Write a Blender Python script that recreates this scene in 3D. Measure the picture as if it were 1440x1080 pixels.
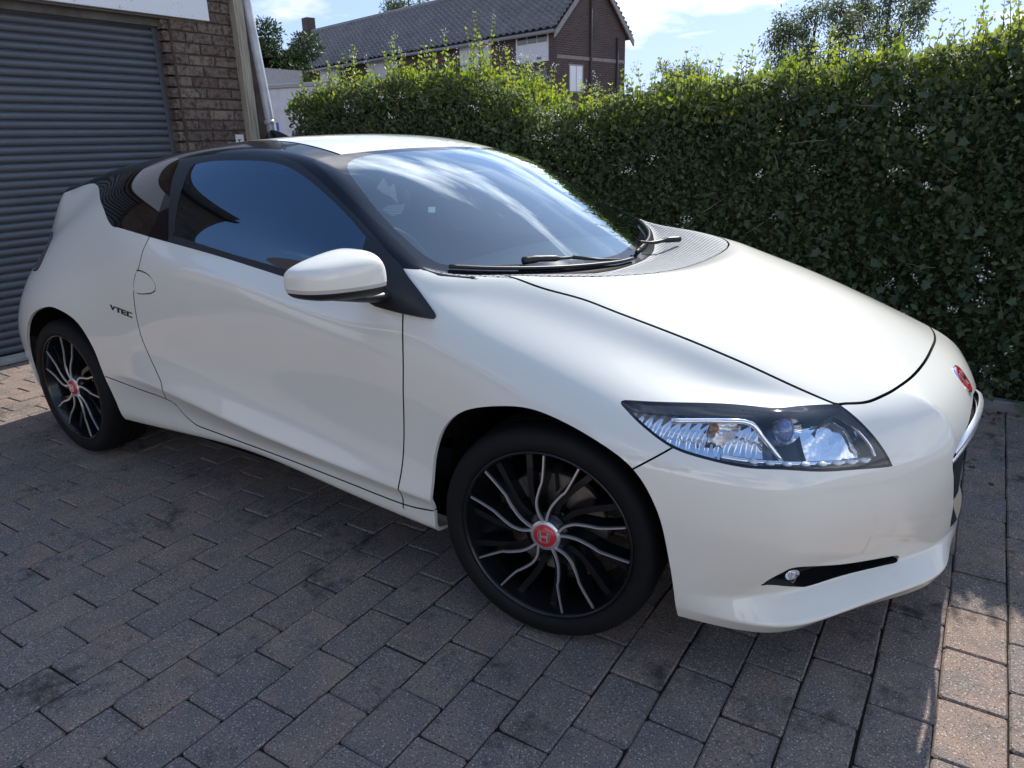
import bpy, bmesh, math, random
import numpy as np
from mathutils import Vector, Matrix, Euler
random.seed(7); RNG=np.random.default_rng(7)
for o in list(bpy.data.objects): bpy.data.objects.remove(o)
SC=bpy.context.scene; COL=SC.collection
# ------------------------------------------------------------------ camera
cd=bpy.data.cameras.new('camera'); cd.sensor_width=36; cd.lens=25.604; cd.clip_start=.05; cd.clip_end=900
cam=bpy.data.objects.new('camera',cd); COL.objects.link(cam)
YAW,PIT,ROL=2.17364927,-0.320656756,-0.0275985125
_F=Vector((math.cos(YAW)*math.cos(PIT),math.sin(YAW)*math.cos(PIT),math.sin(PIT)))
_R=Vector((math.sin(YAW),-math.cos(YAW),0)); _U=_R.cross(_F)
_R,_U=_R*math.cos(ROL)+_U*math.sin(ROL),-_R*math.sin(ROL)+_U*math.cos(ROL)
cam.matrix_world=Matrix(((_R.x,_U.x,-_F.x,.8876101),(_R.y,_U.y,-_F.y,-2.2211789),(_R.z,_U.z,-_F.z,1.2798009),(0,0,0,1)))
SC.camera=cam
# ------------------------------------------------------------------ sky, sun, exposure
SUN_EL=math.radians(41.5); SUN_AZ=math.radians(-2.0)      # azimuth measured from +Y towards +X
w=bpy.data.worlds.new('World'); SC.world=w; w.use_nodes=True
nt=w.node_tree; nt.nodes.clear(); L=nt.links.new
def nd(t,**k):
    n=nt.nodes.new(t)
    for a,b in k.items(): setattr(n,a,b)
    return n
out=nd('ShaderNodeOutputWorld'); bg=nd('ShaderNodeBackground'); bg.inputs['Strength'].default_value=.15
sky=nd('ShaderNodeTexSky',sky_type='NISHITA'); sky.sun_disc=False; sky.sun_elevation=SUN_EL; sky.sun_rotation=SUN_AZ; sky.air_density=1.0; sky.dust_density=.15; sky.ozone_density=1.6; sky.altitude=1500
tc=nd('ShaderNodeTexCoord'); sep=nd('ShaderNodeSeparateXYZ'); L(tc.outputs['Generated'],sep.inputs[0])
zc=nd('ShaderNodeMath',operation='MAXIMUM'); L(sep.outputs['Z'],zc.inputs[0]); zc.inputs[1].default_value=.0
za=nd('ShaderNodeMath',operation='ADD'); L(zc.outputs[0],za.inputs[0]); za.inputs[1].default_value=.18
dx=nd('ShaderNodeMath',operation='DIVIDE'); L(sep.outputs['X'],dx.inputs[0]); L(za.outputs[0],dx.inputs[1])
dy=nd('ShaderNodeMath',operation='DIVIDE'); L(sep.outputs['Y'],dy.inputs[0]); L(za.outputs[0],dy.inputs[1])
cb=nd('ShaderNodeCombineXYZ'); L(dx.outputs[0],cb.inputs[0]); L(dy.outputs[0],cb.inputs[1])
mp=nd('ShaderNodeMapping'); L(cb.outputs[0],mp.inputs['Vector']); mp.inputs['Location'].default_value=(0.4,5.2,0); mp.inputs['Rotation'].default_value=(0,0,.5); mp.inputs['Scale'].default_value=(.55,1.25,1)
n1=nd('ShaderNodeTexNoise'); n1.inputs['Scale'].default_value=1.15; n1.inputs['Detail'].default_value=9; n1.inputs['Roughness'].default_value=.58; n1.inputs['Distortion'].default_value=.25
L(mp.outputs[0],n1.inputs['Vector'])
cr=nd('ShaderNodeValToRGB'); cr.color_ramp.elements[0].position=.565; cr.color_ramp.elements[1].position=.69; L(n1.outputs['Fac'],cr.inputs[0])
# brightness of the cloud: front-lit banks opposite the sun are brightest, a glow surrounds the sun, thick parts are greyer
dot=nd('ShaderNodeVectorMath',operation='DOT_PRODUCT'); L(tc.outputs['Generated'],dot.inputs[0])
SUN_DIR=Vector((math.sin(SUN_AZ)*math.cos(SUN_EL),math.cos(SUN_AZ)*math.cos(SUN_EL),math.sin(SUN_EL)))
dot.inputs[1].default_value=SUN_DIR
mr=nd('ShaderNodeMapRange'); mr.inputs['From Min'].default_value=-.6; mr.inputs['From Max'].default_value=1; mr.inputs['To Min'].default_value=5.4; mr.inputs['To Max'].default_value=2.4; L(dot.outputs['Value'],mr.inputs['Value'])
n2=nd('ShaderNodeTexNoise'); n2.inputs['Scale'].default_value=2.6; n2.inputs['Detail'].default_value=6; L(mp.outputs[0],n2.inputs['Vector'])
mr2=nd('ShaderNodeMapRange'); mr2.inputs['From Min'].default_value=.3; mr2.inputs['From Max'].default_value=.7; mr2.inputs['To Min'].default_value=1.12; mr2.inputs['To Max'].default_value=.74; L(n2.outputs['Fac'],mr2.inputs['Value'])
dm=nd('ShaderNodeMath',operation='MAXIMUM'); L(dot.outputs['Value'],dm.inputs[0]); dm.inputs[1].default_value=0
pw=nd('ShaderNodeMath',operation='POWER'); L(dm.outputs[0],pw.inputs[0]); pw.inputs[1].default_value=9.0
glo=nd('ShaderNodeMath',operation='MULTIPLY_ADD'); L(pw.outputs[0],glo.inputs[0]); glo.inputs[1].default_value=15.0; L(mr.outputs[0],glo.inputs[2])
mul=nd('ShaderNodeMath',operation='MULTIPLY'); L(glo.outputs[0],mul.inputs[0]); L(mr2.outputs[0],mul.inputs[1])
ccol=nd('ShaderNodeVectorMath',operation='SCALE'); ccol.inputs[0].default_value=(.97,.985,1.0); L(mul.outputs[0],ccol.inputs['Scale'])
mx=nd('ShaderNodeMix',data_type='RGBA')
# a bank of heaped cloud low in the sky
mp3=nd('ShaderNodeMapping'); L(tc.outputs['Generated'],mp3.inputs['Vector']); mp3.inputs['Scale'].default_value=(3.2,3.2,8.5); mp3.inputs['Location'].default_value=(.7,2.3,.4)
n3=nd('ShaderNodeTexNoise'); n3.inputs['Scale'].default_value=1.0; n3.inputs['Detail'].default_value=8; n3.inputs['Roughness'].default_value=.55; L(mp3.outputs[0],n3.inputs['Vector'])
cr3=nd('ShaderNodeValToRGB'); cr3.color_ramp.elements[0].position=.45; cr3.color_ramp.elements[1].position=.56; L(n3.outputs['Fac'],cr3.inputs[0])
fz=nd('ShaderNodeMapRange'); fz.inputs['From Min'].default_value=.16; fz.inputs['From Max'].default_value=.48; fz.inputs['To Min'].default_value=1; fz.inputs['To Max'].default_value=0; L(sep.outputs['Z'],fz.inputs['Value'])
ml3=nd('ShaderNodeMath',operation='MULTIPLY'); L(cr3.outputs[0],ml3.inputs[0]); L(fz.outputs[0],ml3.inputs[1])
mxx=nd('ShaderNodeMath',operation='MAXIMUM'); L(cr.outputs[0],mxx.inputs[0]); L(ml3.outputs[0],mxx.inputs[1])
L(mxx.outputs[0],mx.inputs['Factor']); 
veil=nd('ShaderNodeVectorMath',operation='SCALE'); veil.inputs[0].default_value=(1.2,1.35,1.5); L(pw.outputs[0],veil.inputs['Scale'])      # thin haze lit up around the sun
sk2=nd('ShaderNodeVectorMath',operation='ADD'); 
# soften the glare of the lowest sky and deepen its blue
k1=nd('ShaderNodeVectorMath',operation='MULTIPLY_ADD'); L(sky.outputs[0],k1.inputs[0]); k1.inputs[1].default_value=(.43,.36,.24); k1.inputs[2].default_value=(1,1,1)
k2=nd('ShaderNodeVectorMath',operation='DIVIDE'); L(sky.outputs[0],k2.inputs[0]); L(k1.outputs[0],k2.inputs[1])
hsv=nd('ShaderNodeHueSaturation'); hsv.inputs['Saturation'].default_value=1.12; L(k2.outputs[0],hsv.inputs['Color'])
L(hsv.outputs[0],sk2.inputs[0]); L(veil.outputs[0],sk2.inputs[1]); L(sk2.outputs[0],mx.inputs[6]); L(ccol.outputs[0],mx.inputs[7])
L(mx.outputs[2],bg.inputs['Color']); L(bg.outputs[0],out.inputs['Surface'])
sd=bpy.data.lights.new('sun','SUN'); sd.energy=2.05; sd.angle=math.radians(.55); sd.color=(1,.955,.88)
sun=bpy.data.objects.new('sun',sd); COL.objects.link(sun); sun.rotation_euler=(-SUN_DIR).to_track_quat('-Z','Y').to_euler(); sun.location=(0,8,9)
SC.view_settings.view_transform='Standard'; SC.view_settings.look='None'; SC.view_settings.gamma=1; SC.view_settings.use_curve_mapping=False
SC.view_settings.exposure=1.58
SC.render.engine='CYCLES'; SC.cycles.use_denoising=True; SC.cycles.max_bounces=10; SC.cycles.transparent_max_bounces=24; SC.cycles.glossy_bounces=5; SC.cycles.diffuse_bounces=4
SC.cycles.caustics_reflective=False; SC.cycles.caustics_refractive=False; SC.cycles.sample_clamp_indirect=8

# ------------------------------------------------------------------ helpers
def tag(o,label=None,cat=None,group=None,kind=None):
    for k,v in (('label',label),('category',cat),('group',group),('kind',kind)):
        if v: o[k]=v
    return o
def empty(name,loc=(0,0,0),label=None,cat=None,group=None):
    o=bpy.data.objects.new(name,None); COL.objects.link(o); o.location=loc; o.empty_display_size=.1
    return tag(o,label,cat,group)
def mesh(V,F,mat=None,smooth=False,name='mesh'):
    me=bpy.data.meshes.new(name); me.from_pydata([tuple(map(float,v)) for v in V],[],[tuple(map(int,f)) for f in F])
    if mat: me.materials.append(mat)
    if smooth: me.polygons.foreach_set('use_smooth',[True]*len(me.polygons))
    me.update(); return me
def add(name,me,parent=None,loc=None,rot=None):
    o=bpy.data.objects.new(name,me); COL.objects.link(o)
    if parent is not None: o.parent=parent
    if loc is not None: o.location=loc
    if rot is not None: o.rotation_euler=rot
    return o
def mk(name,V,F,mat,parent=None,smooth=False,loc=None,rot=None):
    return add(name,mesh(V,F,mat,smooth,name),parent,loc,rot)
def bmk(name,bm,mat,parent=None,smooth=False,angle=None):
    me=bpy.data.meshes.new(name); bm.normal_update(); bm.to_mesh(me); bm.free()
    if mat: me.materials.append(mat)
    if smooth or angle: me.polygons.foreach_set('use_smooth',[True]*len(me.polygons))
    if angle: me.set_sharp_from_angle(angle=angle)
    return add(name,me,parent)
class MB:
    """collects simple shapes into one mesh"""
    def __init__(s): s.V=[]; s.F=[]
    def put(s,V,F):
        n=len(s.V); s.V+= [tuple(v) for v in V]; s.F+=[tuple(i+n for i in f) for f in F]; return s
    def box(s,a,b,M=None,bev=0):
        (x0,y0,z0),(x1,y1,z1)=a,b
        if bev:
            bm=bmesh.new(); bmesh.ops.create_cube(bm,size=1)
            for v in bm.verts: v.co=Vector(((x0+x1)/2+v.co.x*(x1-x0),(y0+y1)/2+v.co.y*(y1-y0),(z0+z1)/2+v.co.z*(z1-z0)))
            bmesh.ops.bevel(bm,geom=bm.edges[:],offset=bev,segments=2,affect='EDGES',profile=.5)
            bm.verts.index_update()
            V=[v.co.copy() for v in bm.verts]; F=[[v.index for v in f.verts] for f in bm.faces]; bm.free()
        else:
            V=[Vector(p) for p in ((x0,y0,z0),(x1,y0,z0),(x1,y1,z0),(x0,y1,z0),(x0,y0,z1),(x1,y0,z1),(x1,y1,z1),(x0,y1,z1))]
            F=[(3,2,1,0),(4,5,6,7),(0,1,5,4),(1,2,6,5),(2,3,7,6),(3,0,4,7)]
        if M is not None: V=[M@v for v in V]
        return s.put(V,F)
    def tube(s,pts,rad,n=10,cap=True):
        pts=[Vector(p) for p in pts]; m=len(pts)
        rad=rad if hasattr(rad,'__len__') else [rad]*m
        V=[];F=[];prev=None
        for i,p in enumerate(pts):
            t=(pts[min(i+1,m-1)]-pts[max(i-1,0)]).normalized()
            a=prev if prev is not None else (Vector((0,0,1)) if abs(t.z)<.9 else Vector((1,0,0)))
            u=(a-t*a.dot(t)).normalized(); v=t.cross(u); prev=u
            for k in range(n):
                c=2*math.pi*k/n; V.append(p+(u*math.cos(c)+v*math.sin(c))*rad[i])
        for i in range(m-1):
            for k in range(n):
                F.append((i*n+k,i*n+(k+1)%n,(i+1)*n+(k+1)%n,(i+1)*n+k))
        if cap: F.append(tuple(reversed(range(n)))); F.append(tuple((m-1)*n+k for k in range(n)))
        return s.put(V,F)
    def lathe(s,prof,n=48,axis='y',close=False):
        """prof: (radius, axial)"""
        V=[];F=[];m=len(prof)
        for k in range(n):
            c,sn=math.cos(2*math.pi*k/n),math.sin(2*math.pi*k/n)
            for r,a in prof:
                V.append((r*c,a,r*sn) if axis=='y' else ((r*c,r*sn,a) if axis=='z' else (a,r*c,r*sn)))
        for k in range(n):
            k2=(k+1)%n
            for i in range(m-1): F.append((k*m+i,k*m+i+1,k2*m+i+1,k2*m+i))
            if close: F.append((k*m+m-1,k*m,k2*m,k2*m+m-1))
        return s.put(V,F)
    def build(s,name,mat,parent=None,smooth=False,angle=None,loc=None,rot=None):
        me=mesh(s.V,s.F,mat,smooth or bool(angle),name)
        if angle: me.set_sharp_from_angle(angle=angle)
        return add(name,me,parent,loc,rot)
def curve(pts,n=8,closed=False):
    """Catmull-Rom through points"""
    P=[np.array(p,float) for p in pts]; m=len(P); out=[]
    rng=range(m) if closed else range(m-1)
    for i in rng:
        p1,p2=P[i],P[(i+1)%m]
        p0=P[i-1] if (closed or i>0) else 2*p1-p2
        p3=P[(i+2)%m] if (closed or i+2<m) else 2*p2-p1
        for k in range(n):
            t=k/n; out.append(.5*((2*p1)+(-p0+p2)*t+(2*p0-5*p1+4*p2-p3)*t*t+(-p0+3*p1-3*p2+p3)*t**3))
    if not closed: out.append(P[-1])
    return np.array(out)
# ------------------------------------------------------------------ materials
class MT:
    def __init__(s,name):
        s.m=bpy.data.materials.new(name); s.m.use_nodes=True; s.t=s.m.node_tree; s.b=s.t.nodes['Principled BSDF']; s.out=s.t.nodes['Material Output']
    def n(s,t,**k):
        n=s.t.nodes.new(t)
        for a,b in k.items():
            if a.startswith('i_'): n.inputs[a[2:].replace('_',' ')].default_value=b
            else: setattr(n,a,b)
        return n
    def l(s,a,b): s.t.links.new(a,b)
    def set(s,**k):
        for a,b in k.items(): s.b.inputs[a.replace('_',' ')].default_value=b
        return s
    def noise(s,scale,detail=4,rough=.55,coord='Object',vec=None,dist=0):
        n=s.n('ShaderNodeTexNoise'); n.inputs['Scale'].default_value=scale; n.inputs['Detail'].default_value=detail; n.inputs['Roughness'].default_value=rough; n.inputs['Distortion'].default_value=dist
        if vec is None: vec=s.co(coord)
        s.l(vec,n.inputs['Vector']); return n
    def co(s,coord='Object'):
        if not hasattr(s,'_tc'): s._tc=s.n('ShaderNodeTexCoord')
        return s._tc.outputs[coord]
    def pos(s):
        return s.n('ShaderNodeNewGeometry').outputs['Position']
    def ramp(s,fac,stops,interp='LINEAR'):
        r=s.n('ShaderNodeValToRGB'); cr=r.color_ramp; cr.interpolation=interp
        while len(cr.elements)<len(stops): cr.elements.new(.5)
        for e,(p,c) in zip(cr.elements,stops): e.position=p; e.color=(*c,1) if len(c)==3 else c
        s.l(fac,r.inputs[0]); return r.outputs[0]
    def mix(s,f,a,b,mode='MIX'):
        m=s.n('ShaderNodeMix',data_type='RGBA',blend_type=mode)
        for i,v in ((0,f),(6,a),(7,b)):
            if hasattr(v,'is_linked') or hasattr(v,'links'): s.l(v,m.inputs[i])
            elif i==0: m.inputs[0].default_value=v
            else: m.inputs[i].default_value=(*v,1) if len(v)==3 else v
        return m.outputs[2]
    def math(s,op,a,b=0,c=None):
        m=s.n('ShaderNodeMath',operation=op)
        for i,v in enumerate((a,b) if c is None else (a,b,c)):
            if hasattr(v,'links'): s.l(v,m.inputs[i])
            else: m.inputs[i].default_value=v
        return m.outputs[0]
    def bump(s,h,strength=.3,dist=.01,normal=None):
        b=s.n('ShaderNodeBump'); b.inputs['Strength'].default_value=strength; b.inputs['Distance'].default_value=dist
        s.l(h,b.inputs['Height']); s.l(b.outputs[0],s.b.inputs['Normal']); return b
    def color(s,c): s.l(c,s.b.inputs['Base Color']); return s
    def rough(s,c): s.l(c,s.b.inputs['Roughness']); return s
def plain(name,col,rough=.5,metal=0,coat=0,spec=.5,var=.0,bump=0,bscale=300):
    m=MT(name); m.set(Base_Color=(*col,1),Roughness=rough,Metallic=metal,Specular_IOR_Level=spec,Coat_Weight=coat,Coat_Roughness=.03)
    if var:
        n=m.noise(9,5); m.color(m.ramp(n.outputs[0],[(.3,tuple(c*(1-var) for c in col)),(.7,tuple(min(1,c*(1+var)) for c in col))]))
    if bump: m.bump(m.noise(bscale,3).outputs[0],bump,.002)
    return m.m
def thin_glass(name,tint,ior=1.5,rough=0.0,gain=2.2,graze=1.25,gcol=(1,1,1)):
    """a thin pane: tinted straight-through light plus Fresnel reflection"""
    m=MT(name); t=m.t; t.nodes.remove(m.b)
    tr=m.n('ShaderNodeBsdfTransparent'); tr.inputs[0].default_value=(*tint,1)
    gl=m.n('ShaderNodeBsdfGlossy'); gl.inputs['Roughness'].default_value=rough; gl.inputs['Color'].default_value=(*gcol,1)
    lw=m.n('ShaderNodeLayerWeight'); lw.inputs[0].default_value=.5
    r0=((ior-1)/(ior+1))**2
    f2=m.math('MULTIPLY_ADD',m.math('POWER',lw.outputs['Facing'],5.0),(1-r0)*graze,r0*gain); f3=m.math('MINIMUM',f2,1.0)
    mx=m.n('ShaderNodeMixShader'); m.l(f3,mx.inputs[0]); m.l(tr.outputs[0],mx.inputs[1]); m.l(gl.outputs[0],mx.inputs[2]); m.l(mx.outputs[0],m.out.inputs[0])
    return m.m
def carpaint():
    m=MT('pearl_white_paint'); m.set(Base_Color=(.78,.755,.665,1),Roughness=.45,Coat_Weight=1.0,Coat_Roughness=.012,Coat_IOR=1.6,Specular_IOR_Level=.2)
    # road film: faint warm dirt low on the panels, with a shape of its own
    g=m.pos(); sx=m.n('ShaderNodeSeparateXYZ'); m.l(g,sx.inputs[0])
    n=m.noise(7,6,.65,vec=g); h=m.math('ADD',sx.outputs['Z'],m.math('MULTIPLY',n.outputs[0],.35))
    f=m.ramp(h,[(.30,(.30,.30,.30)),(.52,(0,0,0))])
    m.color(m.mix(f,(.78,.755,.665),(.54,.48,.38)))
    rr=m.ramp(f,[(0,(.45,.45,.45)),(1,(.6,.6,.6))]); m.rough(rr)
    return m.m
M={}
M['paint']=carpaint()
M['gloss_black']=plain('gloss_black_wrap',(.005,.005,.007),.25,coat=.5,spec=.05)
M['satin_black']=plain('satin_black_plastic',(.016,.016,.018),.42,spec=.4)
M['black_plastic']=plain('black_plastic',(.018,.018,.019),.55,bump=.15,bscale=500)
M['grey_plastic']=plain('grey_cowl_plastic',(.20,.20,.205),.5,bump=.2,bscale=400)
M['rubber']=plain('tyre_rubber',(.0048,.0048,.005),.7,spec=.3,var=.3)
M['dark_void']=plain('dark_liner',(.006,.006,.006),.9,spec=.1)
M['satin_chrome']=plain('satin_chrome',(.85,.85,.86),.25,metal=.7)
M['chrome']=plain('chrome',(.82,.83,.85),.06,metal=1)
M['silver']=plain('machined_silver',(.78,.78,.79),.28,metal=.85)
M['rim_black']=plain('rim_black_paint',(.008,.008,.0095),.25,coat=.35,spec=.3)
M['red_cap']=plain('red_enamel',(.55,.02,.025),.25,coat=1)
M['disc']=plain('brake_disc_steel',(.34,.30,.26),.4,metal=.8,var=.25)
M['iron']=plain('caliper_iron',(.10,.09,.08),.6,metal=.4,var=.3)
M['windscreen']=thin_glass('windscreen_glass',(.36,.46,.50),gain=3.2,graze=1.8,gcol=(.80,.91,1.0))
M['side_glass']=thin_glass('tinted_side_glass',(.10,.13,.17),gain=4.6,gcol=(.62,.80,1.0))
M['privacy_glass']=thin_glass('privacy_glass',(.05,.055,.06),gain=3)
M['lens']=thin_glass('clear_lamp_lens',(.95,.96,.97),1.45)
M['frit']=plain('windscreen_frit',(.010,.011,.016),.04,spec=.45)
M['lamp_dark']=plain('lamp_bezel',(.09,.092,.10),.3,spec=.6)
M['lamp_satin']=plain('lamp_satin_silver',(.20,.205,.22),.3,metal=.7)
M['lamp_black']=plain('lamp_black_mask',(.012,.012,.014),.3)
M['lamp_white']=plain('lamp_reflector',(.80,.82,.86),.16,metal=.9)
M['amber']=plain('amber_bulb',(.40,.16,.06),.2)
M['blue_glass']=plain('projector_glass',(.10,.16,.36),.03,spec=1,coat=1)
M['tail_red']=plain('tail_lamp_smoked',(.10,.035,.045),.08,coat=1)
M['seat']=plain('seat_fabric',(.045,.045,.05),.85,bump=.3)
M['seat_grey']=plain('seat_fabric_grey',(.30,.30,.31),.85,bump=.3)
M['dash']=plain('dashboard_vinyl',(.010,.010,.012),.6,bump=.2)
M['strip_grey']=plain('indicator_lens',(.45,.44,.42),.25,coat=1)
M['seam_shade']=plain('panel_edge_painted_shade',(.045,.045,.045),.6,spec=.1)  # panel edges coloured dark grey to carry the shade of the shut lines
M['steel_dark']=plain('dark_steel',(.05,.05,.05),.5,metal=.6)

def lamp_facet():
    m=MT('faceted_reflector'); m.set(Base_Color=(.80,.83,.88,1),Metallic=1,Roughness=.10); g=m.pos()
    mp_=m.n('ShaderNodeMapping'); mp_.inputs['Rotation'].default_value=(.5,.2,.6); m.l(g,mp_.inputs['Vector'])
    w_=m.n('ShaderNodeTexWave'); w_.inputs['Scale'].default_value=26; w_.inputs['Distortion'].default_value=1.5; m.l(mp_.outputs[0],w_.inputs['Vector']); m.bump(w_.outputs['Fac'],.4,.005); return m.m
M['lamp_facet']=lamp_facet()
def cowl_mat():
    m=MT('perforated_cowl'); g=m.pos(); sx=m.n('ShaderNodeSeparateXYZ'); m.l(g,sx.inputs[0])
    cb_=m.n('ShaderNodeCombineXYZ'); m.l(m.math('FRACT',m.math('MULTIPLY',sx.outputs['X'],62.0)),cb_.inputs[0]); m.l(m.math('FRACT',m.math('MULTIPLY',sx.outputs['Y'],62.0)),cb_.inputs[1])
    ds=m.n('ShaderNodeVectorMath',operation='DISTANCE'); m.l(cb_.outputs[0],ds.inputs[0]); ds.inputs[1].default_value=(.5,.5,0)
    hole=m.ramp(ds.outputs['Value'],[(.26,(1,1,1)),(.33,(0,0,0))]); n=m.noise(40,4,.6,vec=g)
    c=m.ramp(n.outputs[0],[(.3,(.30,.30,.30)),(.7,(.40,.395,.385))]); m.color(m.mix(hole,c,(.02,.02,.02))); m.set(Roughness=.6,Specular_IOR_Level=.3); return m.m
M['cowl_grille']=cowl_mat()
M['led_white']=plain('led_lens',(.85,.87,.9),.15,spec=.8)
def wallbrick(name,c1,c2,sc=1.0):
    m=MT(name); tcx=m.co('Object'); sx=m.n('ShaderNodeSeparateXYZ'); m.l(tcx,sx.inputs[0]); cb_=m.n('ShaderNodeCombineXYZ'); m.l(m.math('ADD',sx.outputs['X'],sx.outputs['Y']),cb_.inputs[0]); m.l(sx.outputs['Z'],cb_.inputs[1])
    bt=m.n('ShaderNodeTexBrick'); bt.inputs['Scale'].default_value=1; bt.inputs['Brick Width'].default_value=.225; bt.inputs['Row Height'].default_value=.075; bt.inputs['Mortar Size'].default_value=.008
    bt.inputs['Color1'].default_value=(*c1,1); bt.inputs['Color2'].default_value=(*c2,1); bt.inputs['Mortar'].default_value=(.16,.14,.13,1); m.l(cb_.outputs[0],bt.inputs['Vector'])
    n=m.noise(1.7,6,.7,vec=tcx); c=m.mix(m.ramp(n.outputs[0],[(.4,(0,0,0)),(.75,(.6,.6,.6))]),bt.outputs['Color'],(.07,.055,.05)); m.color(c); m.set(Roughness=.9,Specular_IOR_Level=.1); m.bump(bt.outputs['Fac'],-.6,.01); return m.m

# ---------------- car body cage: right half, (x, w, z), y = -w -------------
# stations 0..5 rear (centre -> corner), 6..16 side, 17..22 front (corner -> centre); rings 0 (underside) .. 8 (belt)
ST = {
0:[(-3.00,0,.24),(-3.10,0,.25),(-3.15,0,.29),(-3.17,0,.35),(-3.19,0,.45),(-3.19,0,.57),(-3.13,0,.72),(-3.00,0,.93),(-2.92,0,1.105)],
1:[(-3.00,.17,.24),(-3.10,.18,.25),(-3.145,.18,.29),(-3.165,.18,.35),(-3.185,.18,.45),(-3.185,.18,.57),(-3.125,.18,.72),(-2.995,.19,.925),(-2.90,.20,1.105)],
2:[(-2.98,.32,.24),(-3.085,.33,.25),(-3.13,.335,.29),(-3.15,.34,.35),(-3.17,.34,.45),(-3.17,.34,.57),(-3.115,.34,.71),(-2.97,.37,.91),(-2.83,.40,1.105)],
3:[(-2.95,.44,.24),(-3.06,.47,.25),(-3.10,.475,.29),(-3.12,.48,.35),(-3.14,.48,.45),(-3.14,.48,.56),(-3.08,.48,.69),(-2.92,.515,.88),(-2.665,.555,1.112)],
4:[(-2.92,.53,.24),(-3.03,.57,.25),(-3.065,.58,.29),(-3.08,.585,.35),(-3.10,.59,.45),(-3.095,.59,.55),(-3.04,.585,.67),(-2.89,.59,.83),(-2.705,.60,1.01)],
5:[(-2.88,.62,.23),(-2.97,.675,.245),(-2.995,.69,.285),(-3.01,.70,.345),(-3.025,.71,.45),(-3.01,.705,.55),(-2.955,.685,.66),(-2.865,.655,.79),(-2.745,.632,.905)],
6:[(-2.78,.70,.22),(-2.78,.785,.24),(-2.78,.80,.28),(-2.78,.808,.34),(-2.78,.818,.45),(-2.775,.816,.56),(-2.75,.795,.67),(-2.69,.745,.80),(-2.58,.69,.93)],
7:[(-2.435,.74,.22),(-2.435,.82,.235),(-2.435,.835,.27),(-2.435,.842,.32),(-2.435,.852,.44),(-2.435,.858,.58),(-2.435,.842,.71),(-2.40,.785,.84),(-2.36,.725,.97)],
8:[(-2.05,.73,.215),(-2.05,.808,.238),(-2.05,.82,.27),(-2.05,.825,.33),(-2.05,.836,.45),(-2.05,.846,.59),(-2.05,.840,.73),(-2.04,.80,.88),(-2.03,.745,1.015)],
9:[(-1.65,.735,.24),(-1.65,.81,.262),(-1.65,.824,.29),(-1.65,.826,.36),(-1.65,.856,.455),(-1.65,.838,.58),(-1.65,.842,.75),(-1.65,.826,.905),(-1.65,.776,1.003)],
10:[(-1.2,.74,.27),(-1.2,.82,.288),(-1.2,.832,.31),(-1.2,.836,.345),(-1.2,.868,.412),(-1.2,.836,.53),(-1.2,.840,.72),(-1.2,.837,.882),(-1.2,.788,.953)],
11:[(-.8,.74,.24),(-.8,.822,.262),(-.8,.838,.285),(-.8,.842,.33),(-.8,.869,.378),(-.8,.838,.485),(-.8,.840,.67),(-.8,.839,.812),(-.8,.790,.908)],
12:[(-.44,.74,.215),(-.44,.825,.237),(-.44,.843,.26),(-.44,.846,.31),(-.44,.866,.353),(-.44,.845,.46),(-.44,.844,.62),(-.44,.838,.755),(-.44,.792,.868)],
13:[(-.24,.74,.21),(-.24,.83,.23),(-.24,.845,.255),(-.24,.85,.30),(-.24,.862,.36),(-.24,.855,.49),(-.24,.852,.615),(-.24,.836,.735),(-.24,.780,.828)],
14:[(-.02,.74,.20),(-.02,.83,.22),(-.02,.845,.25),(-.02,.853,.30),(-.02,.866,.37),(-.02,.869,.50),(-.02,.866,.61),(-.02,.836,.705),(-.02,.770,.782)],
15:[(.20,.73,.19),(.20,.815,.205),(.20,.83,.24),(.20,.842,.29),(.20,.857,.37),(.20,.864,.48),(.20,.860,.585),(.20,.826,.672),(.20,.748,.735)],
16:[(.37,.69,.18),(.38,.775,.185),(.385,.79,.22),(.385,.797,.27),(.385,.812,.36),(.385,.825,.46),(.385,.822,.56),(.38,.790,.64),(.38,.712,.694)],
17:[(.50,.60,.17),(.545,.685,.152),(.567,.707,.192),(.540,.683,.258),(.562,.714,.350),(.575,.735,.46),(.57,.730,.56),(.545,.70,.635),(.515,.655,.690)],
18:[(.58,.49,.17),(.645,.56,.147),(.676,.583,.19),(.638,.550,.252),(.660,.580,.343),(.68,.60,.46),(.672,.595,.56),(.628,.582,.64),(.568,.572,.688)],
19:[(.67,.35,.17),(.745,.41,.147),(.776,.425,.19),(.734,.400,.247),(.760,.427,.332),(.785,.44,.45),(.776,.44,.555),(.724,.445,.64),(.635,.478,.692)],
20:[(.76,.21,.17),(.848,.255,.152),(.868,.26,.192),(.824,.254,.243),(.840,.268,.325),(.856,.280,.445),(.852,.292,.55),(.808,.305,.642),(.708,.345,.700)],
21:[(.79,.10,.18),(.860,.12,.168),(.878,.125,.20),(.872,.125,.25),(.884,.128,.335),(.889,.13,.445),(.879,.135,.55),(.834,.145,.645),(.743,.165,.709)],
22:[(.80,0,.185),(.866,0,.175),(.884,0,.208),(.882,0,.25),(.894,0,.335),(.897,0,.445),(.884,0,.55),(.838,0,.65),(.755,0,.713)],
}
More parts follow.
